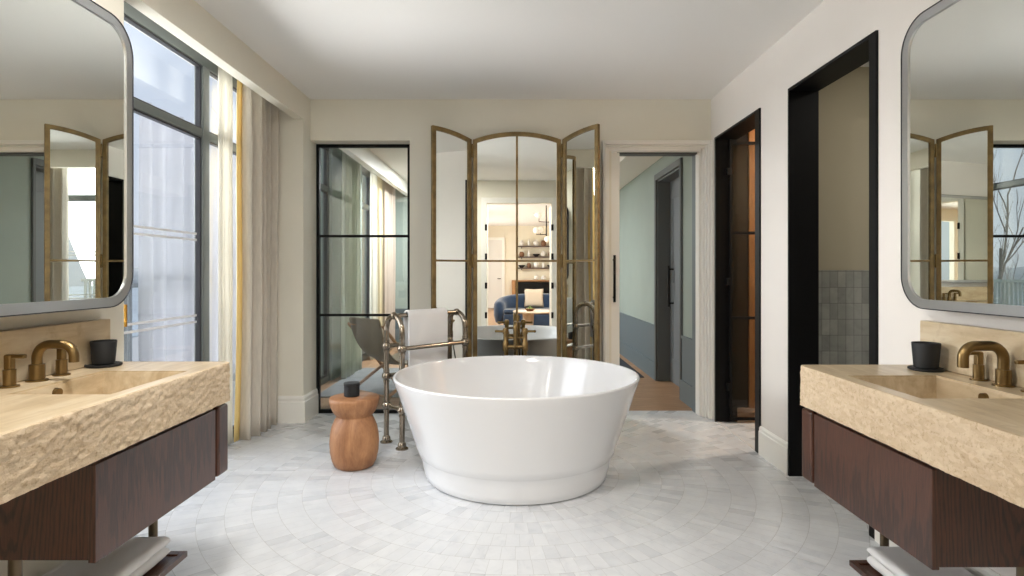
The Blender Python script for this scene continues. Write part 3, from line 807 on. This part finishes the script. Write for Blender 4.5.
# ------------------------------------------------------------------ arched three-leaf mirror
def arched_mirror():
    Yc, Xm, hw = 4.965, .0335, .371
    zs, za, z0 = 2.366, 2.432, .03
    sc = thing('folding_mirror', 'tall gilt-framed three-leaf arched mirror standing behind the tub', 'mirror', (Xm, Yc, 0))
    sag = za-zs; Rr = (hw*hw+sag*sag)/(2*sag); cz = za-Rr
    top = lambda x, off=0: cz + math.sqrt(max(0, (Rr-off)**2 - x*x))
    def panel(name, u0, u1, place, T, hinge_parent, mull):
        """outline in local u (x from centre, the arch centre is u=0); place maps (u, n, z) to the world"""
        w = .036; n = 16
        def outline(a, b, zlo, off): return [(a, zlo), (b, zlo)] + [(b+(a-b)*i/n, top(b+(a-b)*i/n, off)) for i in range(n+1)]
        o, i_ = outline(u0, u1, z0, 0), outline(u0+w, u1-w, z0+w+.03, w)
        def build(outs, ins, d0, d1):
            bm = nb(); k = len(outs)
            O = [[bm.verts.new(place(p[0], d, p[1])) for p in outs] for d in (d0, d1)]
            if ins is None:
                bm.faces.new(O[0]); bm.faces.new(O[1][::-1])
                for a in range(k): b = (a+1) % k; bm.faces.new((O[0][a], O[1][a], O[1][b], O[0][b]))
            else:
                I = [[bm.verts.new(place(p[0], d, p[1])) for p in ins] for d in (d0, d1)]
                for a in range(k):
                    b = (a+1) % k
                    for q in ((O[0][a], O[0][b], O[1][b], O[1][a]), (I[0][a], I[1][a], I[1][b], I[0][b]), (O[0][a], I[0][a], I[0][b], O[0][b]), (O[1][a], O[1][b], I[1][b], I[1][a])):
                        bm.faces.new(q)
            return bm
        fr = obj(name, build(o, i_, 0, T), 'scr', sc, bevel=.004)
        g = outline(u0+w-.004, u1-w+.004, z0+w+.026, w-.004)
        obj('mirror_glass', build(g, None, T*.42, T*.58), 'mirror', fr)
        b_ = .008
        obj('glazing_bar', build([(u0+w-.002, 1.343-b_), (u1-w+.002, 1.343-b_), (u1-w+.002, 1.343+b_), (u0+w-.002, 1.343+b_)], None, T*.18, T*.42), 'scr', fr)
        if mull: obj('glazing_bar', build([(-.009, z0+w+.02), (.009, z0+w+.02), (.009, top(0, w)+.002), (-.009, top(0, w)+.002)], None, T*.15, T*.42), 'scr', fr)
        return fr
    # n grows away from the viewer side
    panel('centre_panel', -hw, hw, lambda u, n, z: (Xm+u, Yc-.017+n, z), .034, sc, True)
    Lw = hw+.006
    for s, ang in ((-1, math.radians(35.8)), (1, math.radians(45))):
        hx, hy = Xm+s*(hw+.004), Yc-.02
        ca, sa = math.cos(ang), math.sin(ang)
        # distance from hinge t = hw-|u'|, arch height at the outer edge = apex
        def place(u, n, z, s=s, hx=hx, hy=hy, ca=ca, sa=sa):
            t = Lw-abs(u) if True else 0
            # along the leaf and the leaf's normal (pointing away from the room centre)
            return (hx+s*t*ca + s*n*sa, hy-t*sa + n*ca, z)
        panel('side_panel', .0, Lw-.004, place, .03, sc, False)
        for z in (2.27, 1.343, .42):
            bm = tube(nb(), [(hx, hy-.004, z-.045), (hx, hy-.004, z+.045)], .008, 10)
            ball(bm, (hx, hy-.004, z+.049), .009, 10); ball(bm, (hx, hy-.004, z-.049), .009, 10)
            obj('hinge', bm, 'brass', sc, smooth=True)
    for s in (-1, 1):
        obj('foot', box(nb(), Xm+s*(hw-.05)-.02, Xm+s*(hw-.05)+.02, Yc-.017, Yc+.017, 0, z0+.002), 'scr', sc)
arched_mirror()

# ------------------------------------------------------------------ bedroom beyond the back wall
BY = 10.0
wallbox('floor', 'floorwood', (-2.3, 1.86, 5.30, BY+.2, -.1, 0))
wallbox('ceiling', 'ceiling', (-2.3, 1.86, 5.2, BY+.2, H, H+.12))
wallbox('wall_left', 'sage', (-2.3, -2.08, 5.26, 5.6, 0, H), (-2.3, -2.08, 6.76, 8.1, 0, H), (-2.3, -2.08, 8.72, BY, 0, H))
wallbox('wall_back', 'sage', (-2.3, 1.86, BY, BY+.15, 0, H))
q0, q1, qz = 5.78, 6.75, 2.30
wallbox('wall_right', 'sage', (1.66, 1.86, 5.30, q0, 0, H), (1.66, 1.86, q0, q1, qz, H), (1.66, 1.86, q1, BY, 0, H))
wallbox('trim_7', 'trimwhite', (XL-.08, XL, 5.26, BY, 2.54, H))
wallbox('trim_8', 'trimwhite', (1.25, 1.66, 5.30, BY, 2.53, H))
bm = nb()
for a, b in ((5.30, q0-.035), (q1+.06, BY)):
    box(bm, 1.648, 1.66, a, b, 0, .62); box(bm, 1.634, 1.66, a, b, 0, .20); box(bm, 1.640, 1.66, a, b, .60, .63)
struct('baseboard_right', bm, 'slate')
bm = nb(); box(bm, -2.08, 1.64, BY-.014, BY, 0, .62); box(bm, -2.08, 1.64, BY-.024, BY, .6, .63); box(bm, -2.08, 1.64, BY-.024, BY, 0, .2)
struct('baseboard_back', bm, 'slate')
r = sroot('door_4', (1.75, (q0+q1)/2, 0))
bm = nb()
box(bm, 1.635, 1.66, q0-.035, q0, 0, qz+.07); box(bm, 1.635, 1.66, q1, q1+.07, 0, qz+.07); box(bm, 1.635, 1.66, q0, q1, qz, qz+.07)
box(bm, 1.66, 1.86, q0, q0+.02, 0, qz); box(bm, 1.66, 1.86, q1-.02, q1, 0, qz); box(bm, 1.66, 1.86, q0+.02, q1-.02, qz-.02, qz)
struct('door_frame', bm, 'darkgrey', r, bevel=.003)
bm = nb(); box(bm, 1.80, 1.84, q0+.02, q1-.02, .005, qz-.02)
for za, zb in ((.25, .95), (1.10, 2.1)):
    for ya, yb in ((q0+.12, q1-.12),):
        w = .03
        box(bm, 1.79, 1.80, ya, yb, za, za+w); box(bm, 1.79, 1.80, ya, yb, zb-w, zb)
        box(bm, 1.79, 1.80, ya, ya+w, za+w, zb-w); box(bm, 1.79, 1.80, yb-w, yb, za+w, zb-w)
struct('door_leaf', bm, 'leafgrey', r)
bm = nb(); hy = q1-.16
tube(bm, [(1.745, hy, .86), (1.745, hy, 1.32)], .012, 12)
for z in (.90, 1.28): tube(bm, [(1.745, hy, z), (1.80, hy, z)], .009, 10)
struct('door_handle', bm, 'black', r, smooth=True)
window('window_2', 5.602, 6.758, [])
window('window_3', 8.102, 8.718, [])
curtain('bedroom_curtain', 'greencurt', -1.97, 6.80, 7.55, .01, 2.70, .04, 6, 'pale sheer curtain behind the glass partition, nearest the glass', seed=2)
curtain('bedroom_curtain', 'paleyellow', -1.99, 8.68, 8.88, .01, 2.70, .025, 3, 'thin yellow curtain behind the glass partition, between the pale drapes', seed=5)
curtain('bedroom_curtain', 'sheer', -2.0, 8.30, 8.60, .01, 2.70, .03, 3, 'bright white curtain behind the glass partition, left of the yellow one', seed=6)
curtain('bedroom_curtain', 'rosecurt', -1.98, 8.95, 9.75, .01, 2.70, .045, 5, 'pinkish linen curtain behind the glass partition, farthest back', seed=8)

# ---- sling chair
def sling_chair():
    cx, cy = -1.25, 6.08
    ch = thing('sling_chair', 'olive leather sling chair with crossed wooden legs behind the glass partition', 'chair', (cx, cy, 0))
    # side profile (x, z): back top at upper left, seat low at the right
    P = [(-.36, .80), (-.335, .70), (-.30, .58), (-.24, .47), (-.15, .385), (-.04, .335), (.08, .325), (.20, .345), (.30, .385)]
    bm = nb(); rows = []
    n = 10
    for j in range(n+1):
        v = j/n-.5; row = []
        for i, (x, z) in enumerate(P):
            sag = -.03*math.cos(v*PI)*math.sin(PI*i/(len(P)-1))
            row.append(bm.verts.new((cx+x*.95+.06*v*2*(i/(len(P)-1)), cy+v*.56, z+sag)))
        rows.append(row)
    for A, B in zip(rows, rows[1:]):
        for i in range(len(P)-1): bm.faces.new((A[i], A[i+1], B[i+1], B[i]))
    o = obj('sling_seat', bm, 'olive', ch, smooth=True, solid=.02, sub=1, ang=180)
    for v in (-.30, .30):
        for pts in (((-.30, .03), (.30, .36)), ((.28, .03), (-.33, .72))):
            (xa, za), (xb, zb) = pts
            obj('leg', tube(nb(), [(cx+xa, cy+v+(.012 if xa > 0 else -.012), za-.0), (cx+xb*.95, cy+v+(.012 if xa > 0 else -.012), zb)], .016, 10), 'oak', ch, smooth=True)
    for (x, z) in ((-.335, .72), (.30, .365), (-.29, .04), (.27, .04)):
        obj('crossbar', tube(nb(), [(cx+x*.95, cy-.31, z), (cx+x*.95, cy+.31, z)], .013, 10), 'oak', ch, smooth=True)
    ch.rotation_euler = (0, 0, math.radians(48))
sling_chair()
bm = nb(); box(bm, -1.98, -.95, 5.85, 7.6, 0, .012, .004)
tag(obj('area_rug', bm, 'rug', loc=(-1.46, 6.7, 0)), 'grey rug under the leather sling chair', 'rug')
bm = nb(); box(bm, .9, 1.55, 6.95, 9.4, 0, .012, .004)
tag(obj('runner_rug', bm, 'darkrug', loc=(1.22, 8.1, 0)), 'dark runner rug on the oak floor beyond the back doorway', 'rug')

# ------------------------------------------------------------------ living room behind the camera (seen in the arched mirror)
LH, LY, LX0, LX1 = 2.85, -10.5, -3.6, 3.2
wallbox('floor', 'floorwood', (LX0, LX1, LY-.1, .25, -.1, 0))
wallbox('ceiling', 'ceiling', (LX0-.1, LX1+.1, LY-.1, .25, LH, LH+.1))
wallbox('wall_back', 'livcream', (LX0, LX1, LY-.12, LY, 0, LH))
wallbox('wall_right', 'cream', (LX1, LX1+.12, LY-.1, .25, 0, LH))
wallbox('wall_left', 'cream', (LX0-.12, LX0, LY-.1, -9.2, 0, LH), (LX0-.12, LX0, -6.6, -5.6, 0, LH), (LX0-.12, LX0, -2.6, .25, 0, LH),
        (LX0-.12, LX0, -9.2, -6.6, 2.55, LH), (LX0-.12, LX0, -5.6, -2.6, 2.55, LH))
wallbox('wall_front', 'cream', (LX0, -2.32, .15, .25, 0, LH), (XR, LX1, .15, .25, 0, LH))
# double doors folded back, black hinges on the jambs
r = sroot('door_5', (FX0, .2, 0))
bm = nb(); box(bm, FX0-.05, FX0-.008, -.285, .228, .01, FZ-.01, .003); struct('door_leaf', bm, 'trimwhite', r)
for z in (.55, 1.03, 1.50, 1.97): struct('hinge', box(nb(), FX0-.03, FX0+.006, .38, .425, z-.05, z+.05, .003), 'black', r)
r = sroot('door_6', (FX1, .2, 0))
bm = nb(); box(bm, FX1+.008, FX1+.05, -.285, .228, .01, FZ-.01, .003); struct('door_leaf', bm, 'trimwhite', r)
for z in (.55, 1.03, 1.50, 1.97): struct('hinge', box(nb(), FX1-.006, FX1+.03, .38, .425, z-.05, z+.05, .003), 'black', r)
# white door in the far wall
r = sroot('door_7', (-.66, LY, 0))
bm = nb(); d0, d1, dz = -.94, -.38, 2.36
box(bm, d0-.09, d0, LY, LY+.03, 0, dz+.09); box(bm, d1, d1+.09, LY, LY+.03, 0, dz+.09); box(bm, d0, d1, LY, LY+.03, dz, dz+.09)
struct('door_frame', bm, 'trimwhite', r)
bm = nb(); box(bm, d0, d1, LY, LY+.018, .005, dz)
for za, zb in ((.2, 1.0), (1.15, 2.2)):
    w = .025
    box(bm, d0+.1, d1-.1, LY+.018, LY+.027, za, za+w); box(bm, d0+.1, d1-.1, LY+.018, LY+.027, zb-w, zb)
    box(bm, d0+.1, d0+.1+w, LY+.018, LY+.027, za+w, zb-w); box(bm, d1-.1-w, d1-.1, LY+.018, LY+.027, za+w, zb-w)
struct('door_leaf', bm, 'ceramic', r)
bm = tube(nb(), [(d1-.05, LY+.018, 1.02), (d1-.05, LY+.07, 1.02), (d1-.16, LY+.075, 1.02)], .012, 10); struct('door_handle', bm, 'black', r, smooth=True)

def sofa():
    cx, cy, w, d = .72, -2.95, 2.3, .95
    sf = thing('curved_sofa', 'curved navy velvet sofa reflected in the arched mirror', 'sofa', (cx, cy, 0))
    # back wraps round as a U: path of the upholstered back (superellipse, open to +y)
    path = []
    for i in range(41):
        a = PI + PI*i/40
        x = math.copysign(abs(math.cos(a))**.55, math.cos(a))*(w/2-.13); y = -abs(math.sin(a))**.6*.62
        path.append(Vector((cx+x, cy+.32+y, 0)))
    bm = nb(); rows = []
    for i, p in enumerate(path):
        t = (path[min(i+1, 40)]-path[max(i-1, 0)]).normalized(); n = Vector((-t.y, t.x, 0))
        hgt = .60+.17*math.sin(PI*i/40)**.8
        sec = [(-.13, .10), (.13, .10), (.13, hgt-.10), (.10, hgt-.03), (.04, hgt), (-.04, hgt), (-.10, hgt-.03), (-.13, hgt-.10)]
        k = .55 if i in (0, 40) else 1
        rows.append([bm.verts.new(p+n*a*k+Vector((0, 0, z))) for a, z in sec])
    for A, B in zip(rows, rows[1:]):
        for j in range(8): bm.faces.new((A[j], A[(j+1) % 8], B[(j+1) % 8], B[j]))
    bm.faces.new(rows[0]); bm.faces.new(rows[-1][::-1])
    obj('backrest', bm, 'navy', sf, smooth=True, sub=1, ang=180)
    poly = [(p.x*1+(cx-p.x)*.10, p.y+.06) for p in path]
    front = [(cx+w/2*.80-.0, cy+.52), (cx, cy+.60), (cx-w/2*.80, cy+.52)]
    bm = prism(nb(), poly+front, 'z', .10, .36); obj('seat_base', bm, 'navy', sf, bevel=.03, bseg=3)
    bm = prism(nb(), poly+front, 'z', .362, .46); obj('seat_cushion', bm, 'navy', sf, bevel=.04, bseg=3)
    for sx in (-1, 1):
        for yy in (-.15, .4):
            obj('leg', tube(nb(), [(cx+sx*.8, cy+yy, 0), (cx+sx*.8, cy+yy, .105)], .02, 10), 'darkwood', sf, smooth=True)
sofa()
bm = nb()
N = 12; rows = []
for i in range(N+1):
    for_row = []
    for j in range(N+1):
        u, v = i/N*2-1, j/N*2-1
        e = max(0, (1-u**4)*(1-v**4))**.5*.075; k = 1-.06*(1-abs(u*v))
        for_row.append((u*.21*k, v*.20*k, e))
    rows.append(for_row)
for sgn in (1, -1):
    V = [[bm.verts.new((.46+x, -2.98+sgn*e-.30*(z)+.0, .68+z)) for (x, z, e) in rw] for rw in rows]
    for A, B in zip(V, V[1:]):
        for j in range(N): bm.faces.new((A[j], A[j+1], B[j+1], B[j]))
bmesh.ops.remove_doubles(bm, verts=bm.verts[:], dist=.001)
tag(obj('throw_pillow', bm, 'beige_fab', smooth=True, loc=(.46, -2.98, .48), ang=180), 'square beige pillow leaning on the navy sofa', 'pillow')
ct = thing('coffee_table', 'pale stone pedestal coffee table in front of the navy sofa', 'table', (.42, -1.62, 0))
obj('table_top', lathe(nb(), [(0, .455), (.40, .455), (.42, .465), (.42, .482), (.41, .49), (0, .49)], (.42, -1.62, 0), 40), 'beige_fab', ct, smooth=True)
obj('pedestal', lathe(nb(), [(0, 0), (.13, 0), (.12, .03), (.10, .2), (.115, .455), (0, .455)], (.30, -1.62, 0), 28), 'beige_fab', ct, smooth=True)
bw = thing('fruit_bowl', 'small bowl of green fruit on the pale coffee table', 'bowl', (.33, -1.5, .49))
obj('bowl', lathe(nb(), [(0, .4905), (.05, .4905), (.09, .52), (.10, .545), (.094, .545), (.08, .522), (.04, .505), (0, .503)], (.33, -1.5, 0), 24), 'clay', bw, smooth=True)
for i in range(6):
    q = (.33+(.042 if i < 5 else 0)*math.cos(i*1.257), -1.5+(.042 if i < 5 else 0)*math.sin(i*1.257), .536 if i < 5 else .567)
    tag(obj('green_fruit', ball(nb(), q, .024, 12), 'leafgreen', smooth=True, loc=q), 'small green fruit piled in the bowl on the coffee table', 'fruit', 'fruit in the bowl')
# wall shelves with ceramics
words_ = {0: 'lowest', 1: 'middle', 2: 'topmost'}
zsh = (1.40, 1.78, 2.15)
for i, z in enumerate(zsh):
    sh = thing('wall_shelf', f'{words_[i]} of three dark wall shelves reflected in the arched mirror', 'shelf', (.75, LY+.12, z))
    obj('board', box(nb(), .17, 1.5, LY+.001, LY+.24, z-.035, z, .003), 'darkwood', sh)
    for x in (.3, 1.35): obj('bracket', box(nb(), x-.01, x+.01, LY+.001, LY+.2, z-.085, z-.035), 'black', sh)
shapes = {'round white vase': ([(0, 0), (.05, 0), (.09, .06), (.10, .11), (.08, .16), (.04, .19), (.045, .21), (.036, .21), (.03, .19), (0, .18)], 'ceramic'),
          'slim white bottle': ([(0, 0), (.05, 0), (.055, .1), (.05, .14), (.02, .18), (.02, .24), (.025, .25), (0, .25)], 'ceramic'),
          'brown clay pot': ([(0, 0), (.06, 0), (.09, .05), (.085, .12), (.06, .15), (.065, .17), (.05, .17), (0, .15)], 'clay'),
          'dark stoneware bowl': ([(0, 0), (.05, 0), (.10, .05), (.13, .09), (.12, .09), (.06, .03), (0, .02)], 'charcoal')}
ordn = ['first', 'second', 'third', 'fourth', 'fifth']
lay = {0: ['dark stoneware bowl', 'brown clay pot', 'round white vase', 'slim white bottle', 'dark stoneware bowl'],
       1: ['brown clay pot', 'slim white bottle', 'dark stoneware bowl', 'round white vase', 'brown clay pot'],
       2: ['round white vase', 'slim white bottle', 'round white vase', 'brown clay pot', 'slim white bottle']}
for i, kinds in lay.items():
    for j, kd in enumerate(kinds):
        x = .30+.25*j; prof, mm = shapes[kd]
        sc_ = .9+.25*random.random()
        bm = lathe(nb(), [(r_*sc_, z_*sc_+.0005) for r_, z_ in prof], (x, LY+.13, zsh[i]), 18)
        nm = kd.replace(' ', '_').split('_')[-1]
        tag(obj('ceramic_'+nm, bm, mm, smooth=True, loc=(x, LY+.13, zsh[i])), f'{kd} on the {words_[i]} wall shelf, {ordn[j]} from its left end', nm, 'ceramics on the wall shelves')
cs = thing('console_cabinet', 'low oak console with black firebox below the wall shelves', 'cabinet', (.72, LY+.2, 0))
bm = nb()
box(bm, -.04, 1.6, LY+.001, LY+.38, .93, .97); box(bm, -.04, .08, LY+.001, LY+.38, 0, .93); box(bm, 1.3, 1.6, LY+.001, LY+.38, 0, .93); box(bm, .08, 1.3, LY+.001, LY+.38, 0, .45); box(bm, .08, 1.3, LY+.001, LY+.03, .45, .93)
obj('cabinet_body', bm, 'oak', cs, bevel=.003)
obj('firebox', box(nb(), .12, 1.26, LY+.04, LY+.36, .46, .90, .004), 'black', cs)
for j, x in enumerate((.80, 1.05)):
    bm = lathe(nb(), [(0, .0005), (.04, .0005), (.09, .04), (.085, .11), (.05, .14), (.055, .16), (0, .15)], (x, LY+.2, .97), 18)
    tag(obj('ceramic_vase', bm, 'ceramic', smooth=True, loc=(x, LY+.2, .97)), f'white squat vase on the oak console, {"left" if j == 0 else "right"} of the pair', 'vase', 'vases on the oak console')
ch = thing('chandelier', 'black branched chandelier with white globe lamps reflected in the arched mirror', 'chandelier', (.80, -4.2, LH))
bm = tube(nb(), [(.80, -4.2, LH), (.80, -4.2, 1.98)], .014, 10); obj('stem', bm, 'black', ch, smooth=True)
for (gx, gy, gz, hz) in ((.62, -4.1, 2.60, 2.45), (.66, -4.3, 2.27, 2.15), (.56, -4.2, 2.25, 2.15), (.82, -4.05, 2.03, 2.1), (1.02, -4.3, 2.45, 2.45)):
    obj('arm', tube(nb(), [(.80, -4.2, hz), (gx, gy, hz), (gx, gy, gz)], .009, 8), 'black', ch, smooth=True)
    obj('globe', ball(nb(), (gx, gy, gz), .075, 16), 'globe', ch, smooth=True)

# ------------------------------------------------------------------ outside
wallbox('ground', 'sea', (-600, -60, -300, 600, -9.1, -9))
wallbox('floor', 'conc', (-3.5, -2.32, 2.0, 10.2, -.25, -.02))
rl = thing('balcony_railing', 'grey slatted balcony railing outside the tall window', 'railing', (-3.4, 6, -.02))
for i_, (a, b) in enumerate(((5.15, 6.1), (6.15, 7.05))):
    curtain('reflection_sheet', 'reflcurt', -3.25, a, b, -.015, 2.75, .05, 4, f'pale bluish folded sheet standing in for a curtain reflection in the glass, {"nearer" if i_ == 0 else "farther"} of the two', seed=11+i_)  # folded sheets outside, in place of the curtain's reflection in the pane
bm = nb(); box(bm, -3.43, -3.37, 2.0, 10.2, 1.11, 1.15); box(bm, -3.415, -3.385, 2.0, 10.2, .05, .08)
obj('handrail', bm, 'railing', rl)
y = 2.05
while y < 10.2:
    if not 5.25 < y < 7.0: obj('baluster', box(nb(), -3.408, -3.392, y-.02, y+.02, -.02, 1.11), 'railing', rl)
    y += .066
tr = thing('bare_tree', 'leafless tree outside the bedroom window', 'tree', (-4.0, 8.7, -9))
bm = nb(); tw_ = nb()
def branch(bm, p, d, L, r, depth):
    pts = [p]; n = 4
    for i in range(n):
        d = (d + Vector((random.uniform(-.18, .18), random.uniform(-.18, .18), random.uniform(-.05, .15)))).normalized()
        pts.append(pts[-1]+d*L/n)
    tube(bm, pts, [r*(1-.5*i/n) for i in range(n+1)], 6)
    if depth == 0: return
    for k in range(3):
        a = random.uniform(0, 2*PI); q = pts[random.choice((2, 3, 4))]
        nd = (d + Vector((math.cos(a)*.35, math.sin(a)*.6, .5))).normalized()
        branch(tw_, q, nd, L*.62, r*.55, depth-1)
tube(bm, [(-4.0, 8.7, -9), (-3.97, 8.72, -4), (-4.02, 8.72, 1.6)], [.10, .06, .018], 10)
for k in range(4): branch(tw_, Vector((-4.0, 8.7, -.1+.45*k)), Vector((-.1, .5-.2*k, 1)).normalized(), 1.15, .018, 3)
obj('trunk', bm, 'bark', tr, smooth=True)
obj('branches', tw_, 'bark', tr, smooth=True)
bm = nb()
for k in range(28):
    x = -330+26*k*.6; ball(bm, (-300+random.uniform(-20, 20), -60+24*k, -9), 40+random.uniform(-6, 14), 14, 1, 1, .30)
struct('ground', bm, 'hill', smooth=True)

# ------------------------------------------------------------------ unseen ceiling lamps added as fill light
def fill_light(x, y, z, where, power, size=.14, color=(1, .965, .92), spot=True):
    d = thing('ceiling_fill_light', f'round fill lamp added to the ceiling {where}', 'lamp', (x, y, z))
    obj('trim_ring', lathe(nb(), [(size/2, -.001), (size/2+.014, -.001), (size/2+.014, -.008), (size/2, -.008), (size/2, -.001)], (x, y, z), 28), 'trimwhite', d, smooth=True)
    obj('diffuser', lathe(nb(), [(0, -.004), (size/2, -.004), (size/2, -.001), (0, -.001)], (x, y, z), 28), 'diffuser', d)
    l = bpy.data.lights.new('lamp', 'AREA'); l.shape = 'DISK'; l.size = size; l.energy = power; l.color = color
    o = bpy.data.objects.new('lamp', l); COL.objects.link(o); o.location = (0, 0, -.012); o.parent = d
    return d
fill_light(-.84, 1.55, H, 'in the bathroom near the window-side counter', 33, size=.4)
fill_light(.1, -.75, LH, 'in the living room just behind the double doors', 34, size=.6)
fill_light(2.5, 2.9, 2.6, 'in the tiled cloakroom', 3.6, color=(1, .94, .84))
fill_light(2.75, 4.5, 2.6, 'in the timber room', 22, color=(1, .9, .76))
fill_light(-1.0, 8.7, H, 'in the bedroom beyond the back wall', 95, color=(.96, .98, 1))
fill_light(.7, -6.5, LH, 'in the living room above the console', 75)
fill_light(.5, -1.4, LH, 'in the living room above the coffee table', 42)

# daylight: overcast sky plus broad, hazy sun from the window side
W = bpy.data.worlds.new('World'); S.world = W; W.use_nodes = True
k = NT(W); bg = k.N['Background']
tc = k.n('ShaderNodeTexCoord'); sp = k.n('ShaderNodeSeparateXYZ'); k.L.new(tc.outputs['Generated'], sp.inputs[0])
c = k.ramp(k.math('MULTIPLY_ADD', sp.outputs[2], .5, .5), [(.48, (.62, .66, .72)), (.52, (.80, .86, .95)), (.75, (.60, .73, .95))])
k.L.new(c, bg.inputs[0]); bg.inputs[1].default_value = .69
def sun(name, d, strength, angle, color):
    l = bpy.data.lights.new(name, 'SUN'); l.energy = strength; l.angle = math.radians(angle); l.color = color
    o = bpy.data.objects.new(name, l); COL.objects.link(o); o.location = (-8, 3, 8)
    o.rotation_euler = Vector(d).to_track_quat('-Z', 'Y').to_euler(); return o
sun('hazy_sun', (1, -.08, -.24), 5.2, 85, (.97, .98, 1))
sun('upward_fill_sun', (1, -.12, .24), 10, 60, (1, .98, .95))     # added sun aimed upward to brighten the ceilings, in place of ground bounce
def portal(x, y0, y1, z0, z1):
    l = bpy.data.lights.new('sky_portal', 'AREA'); l.shape = 'RECTANGLE'; l.size = z1-z0; l.size_y = y1-y0
    l.cycles.is_portal = True
    o = bpy.data.objects.new('sky_portal', l); COL.objects.link(o); o.location = (x, (y0+y1)/2, (z0+z1)/2)
    o.rotation_euler = (0, -PI/2, 0)
portal(XW-.08, 2.5, 4.87, .03, 2.66); portal(XW-.08, 5.6, 6.75, .03, 2.66)

# ------------------------------------------------------------------ groups of repeats
GROUPS = {'countertop': 'stone counters of the two wash stands', 'backsplash': 'stone backsplashes', 'vanity_cabinet': 'oak vanity cabinets', 'vanity_stand': 'low vanity stands',
          'folded_towel': 'folded towels on the low shelves', 'basin_faucet': 'brass basin faucets', 'saucer': 'saucers on the counters', 'tumbler': 'tumblers on the counters',
          'wall_mirror': 'rounded wall mirrors', 'linen_curtain': 'grey linen curtains', 'bedroom_curtain': 'curtains beyond the glass partition', 'reflection_sheet': 'sheets standing in for the curtain reflection',
          'wall_shelf': 'dark wall shelves', 'ceiling_fill_light': 'added ceiling fill lamps'}
for o in bpy.data.objects:
    if o.parent is None and o.get('category') and not o.get('group') and o.name.split('.')[0] in GROUPS:
        o['group'] = GROUPS[o.name.split('.')[0]]

# ------------------------------------------------------------------ camera
cam = bpy.data.cameras.new('camera'); co = bpy.data.objects.new('camera', cam); COL.objects.link(co)
co.location = (0, 0, 1.25); co.rotation_euler = (PI/2, 0, 0)
cam.sensor_width = 36; cam.lens = 588*36/1024; cam.shift_x = -1/1024; cam.shift_y = -16/1024; cam.clip_start = .02; cam.clip_end = 2000
S.camera = co
vs = S.view_settings; vs.view_transform = 'Standard'; vs.look = 'None'; vs.gamma = 1; vs.exposure = .58; vs.use_curve_mapping = False
cy = S.cycles
cy.max_bounces = 14; cy.diffuse_bounces = 6; cy.glossy_bounces = 8; cy.transparent_max_bounces = 24; cy.transmission_bounces = 8
cy.caustics_reflective = False; cy.caustics_refractive = False; cy.sample_clamp_indirect = 6
cy.use_denoising = True
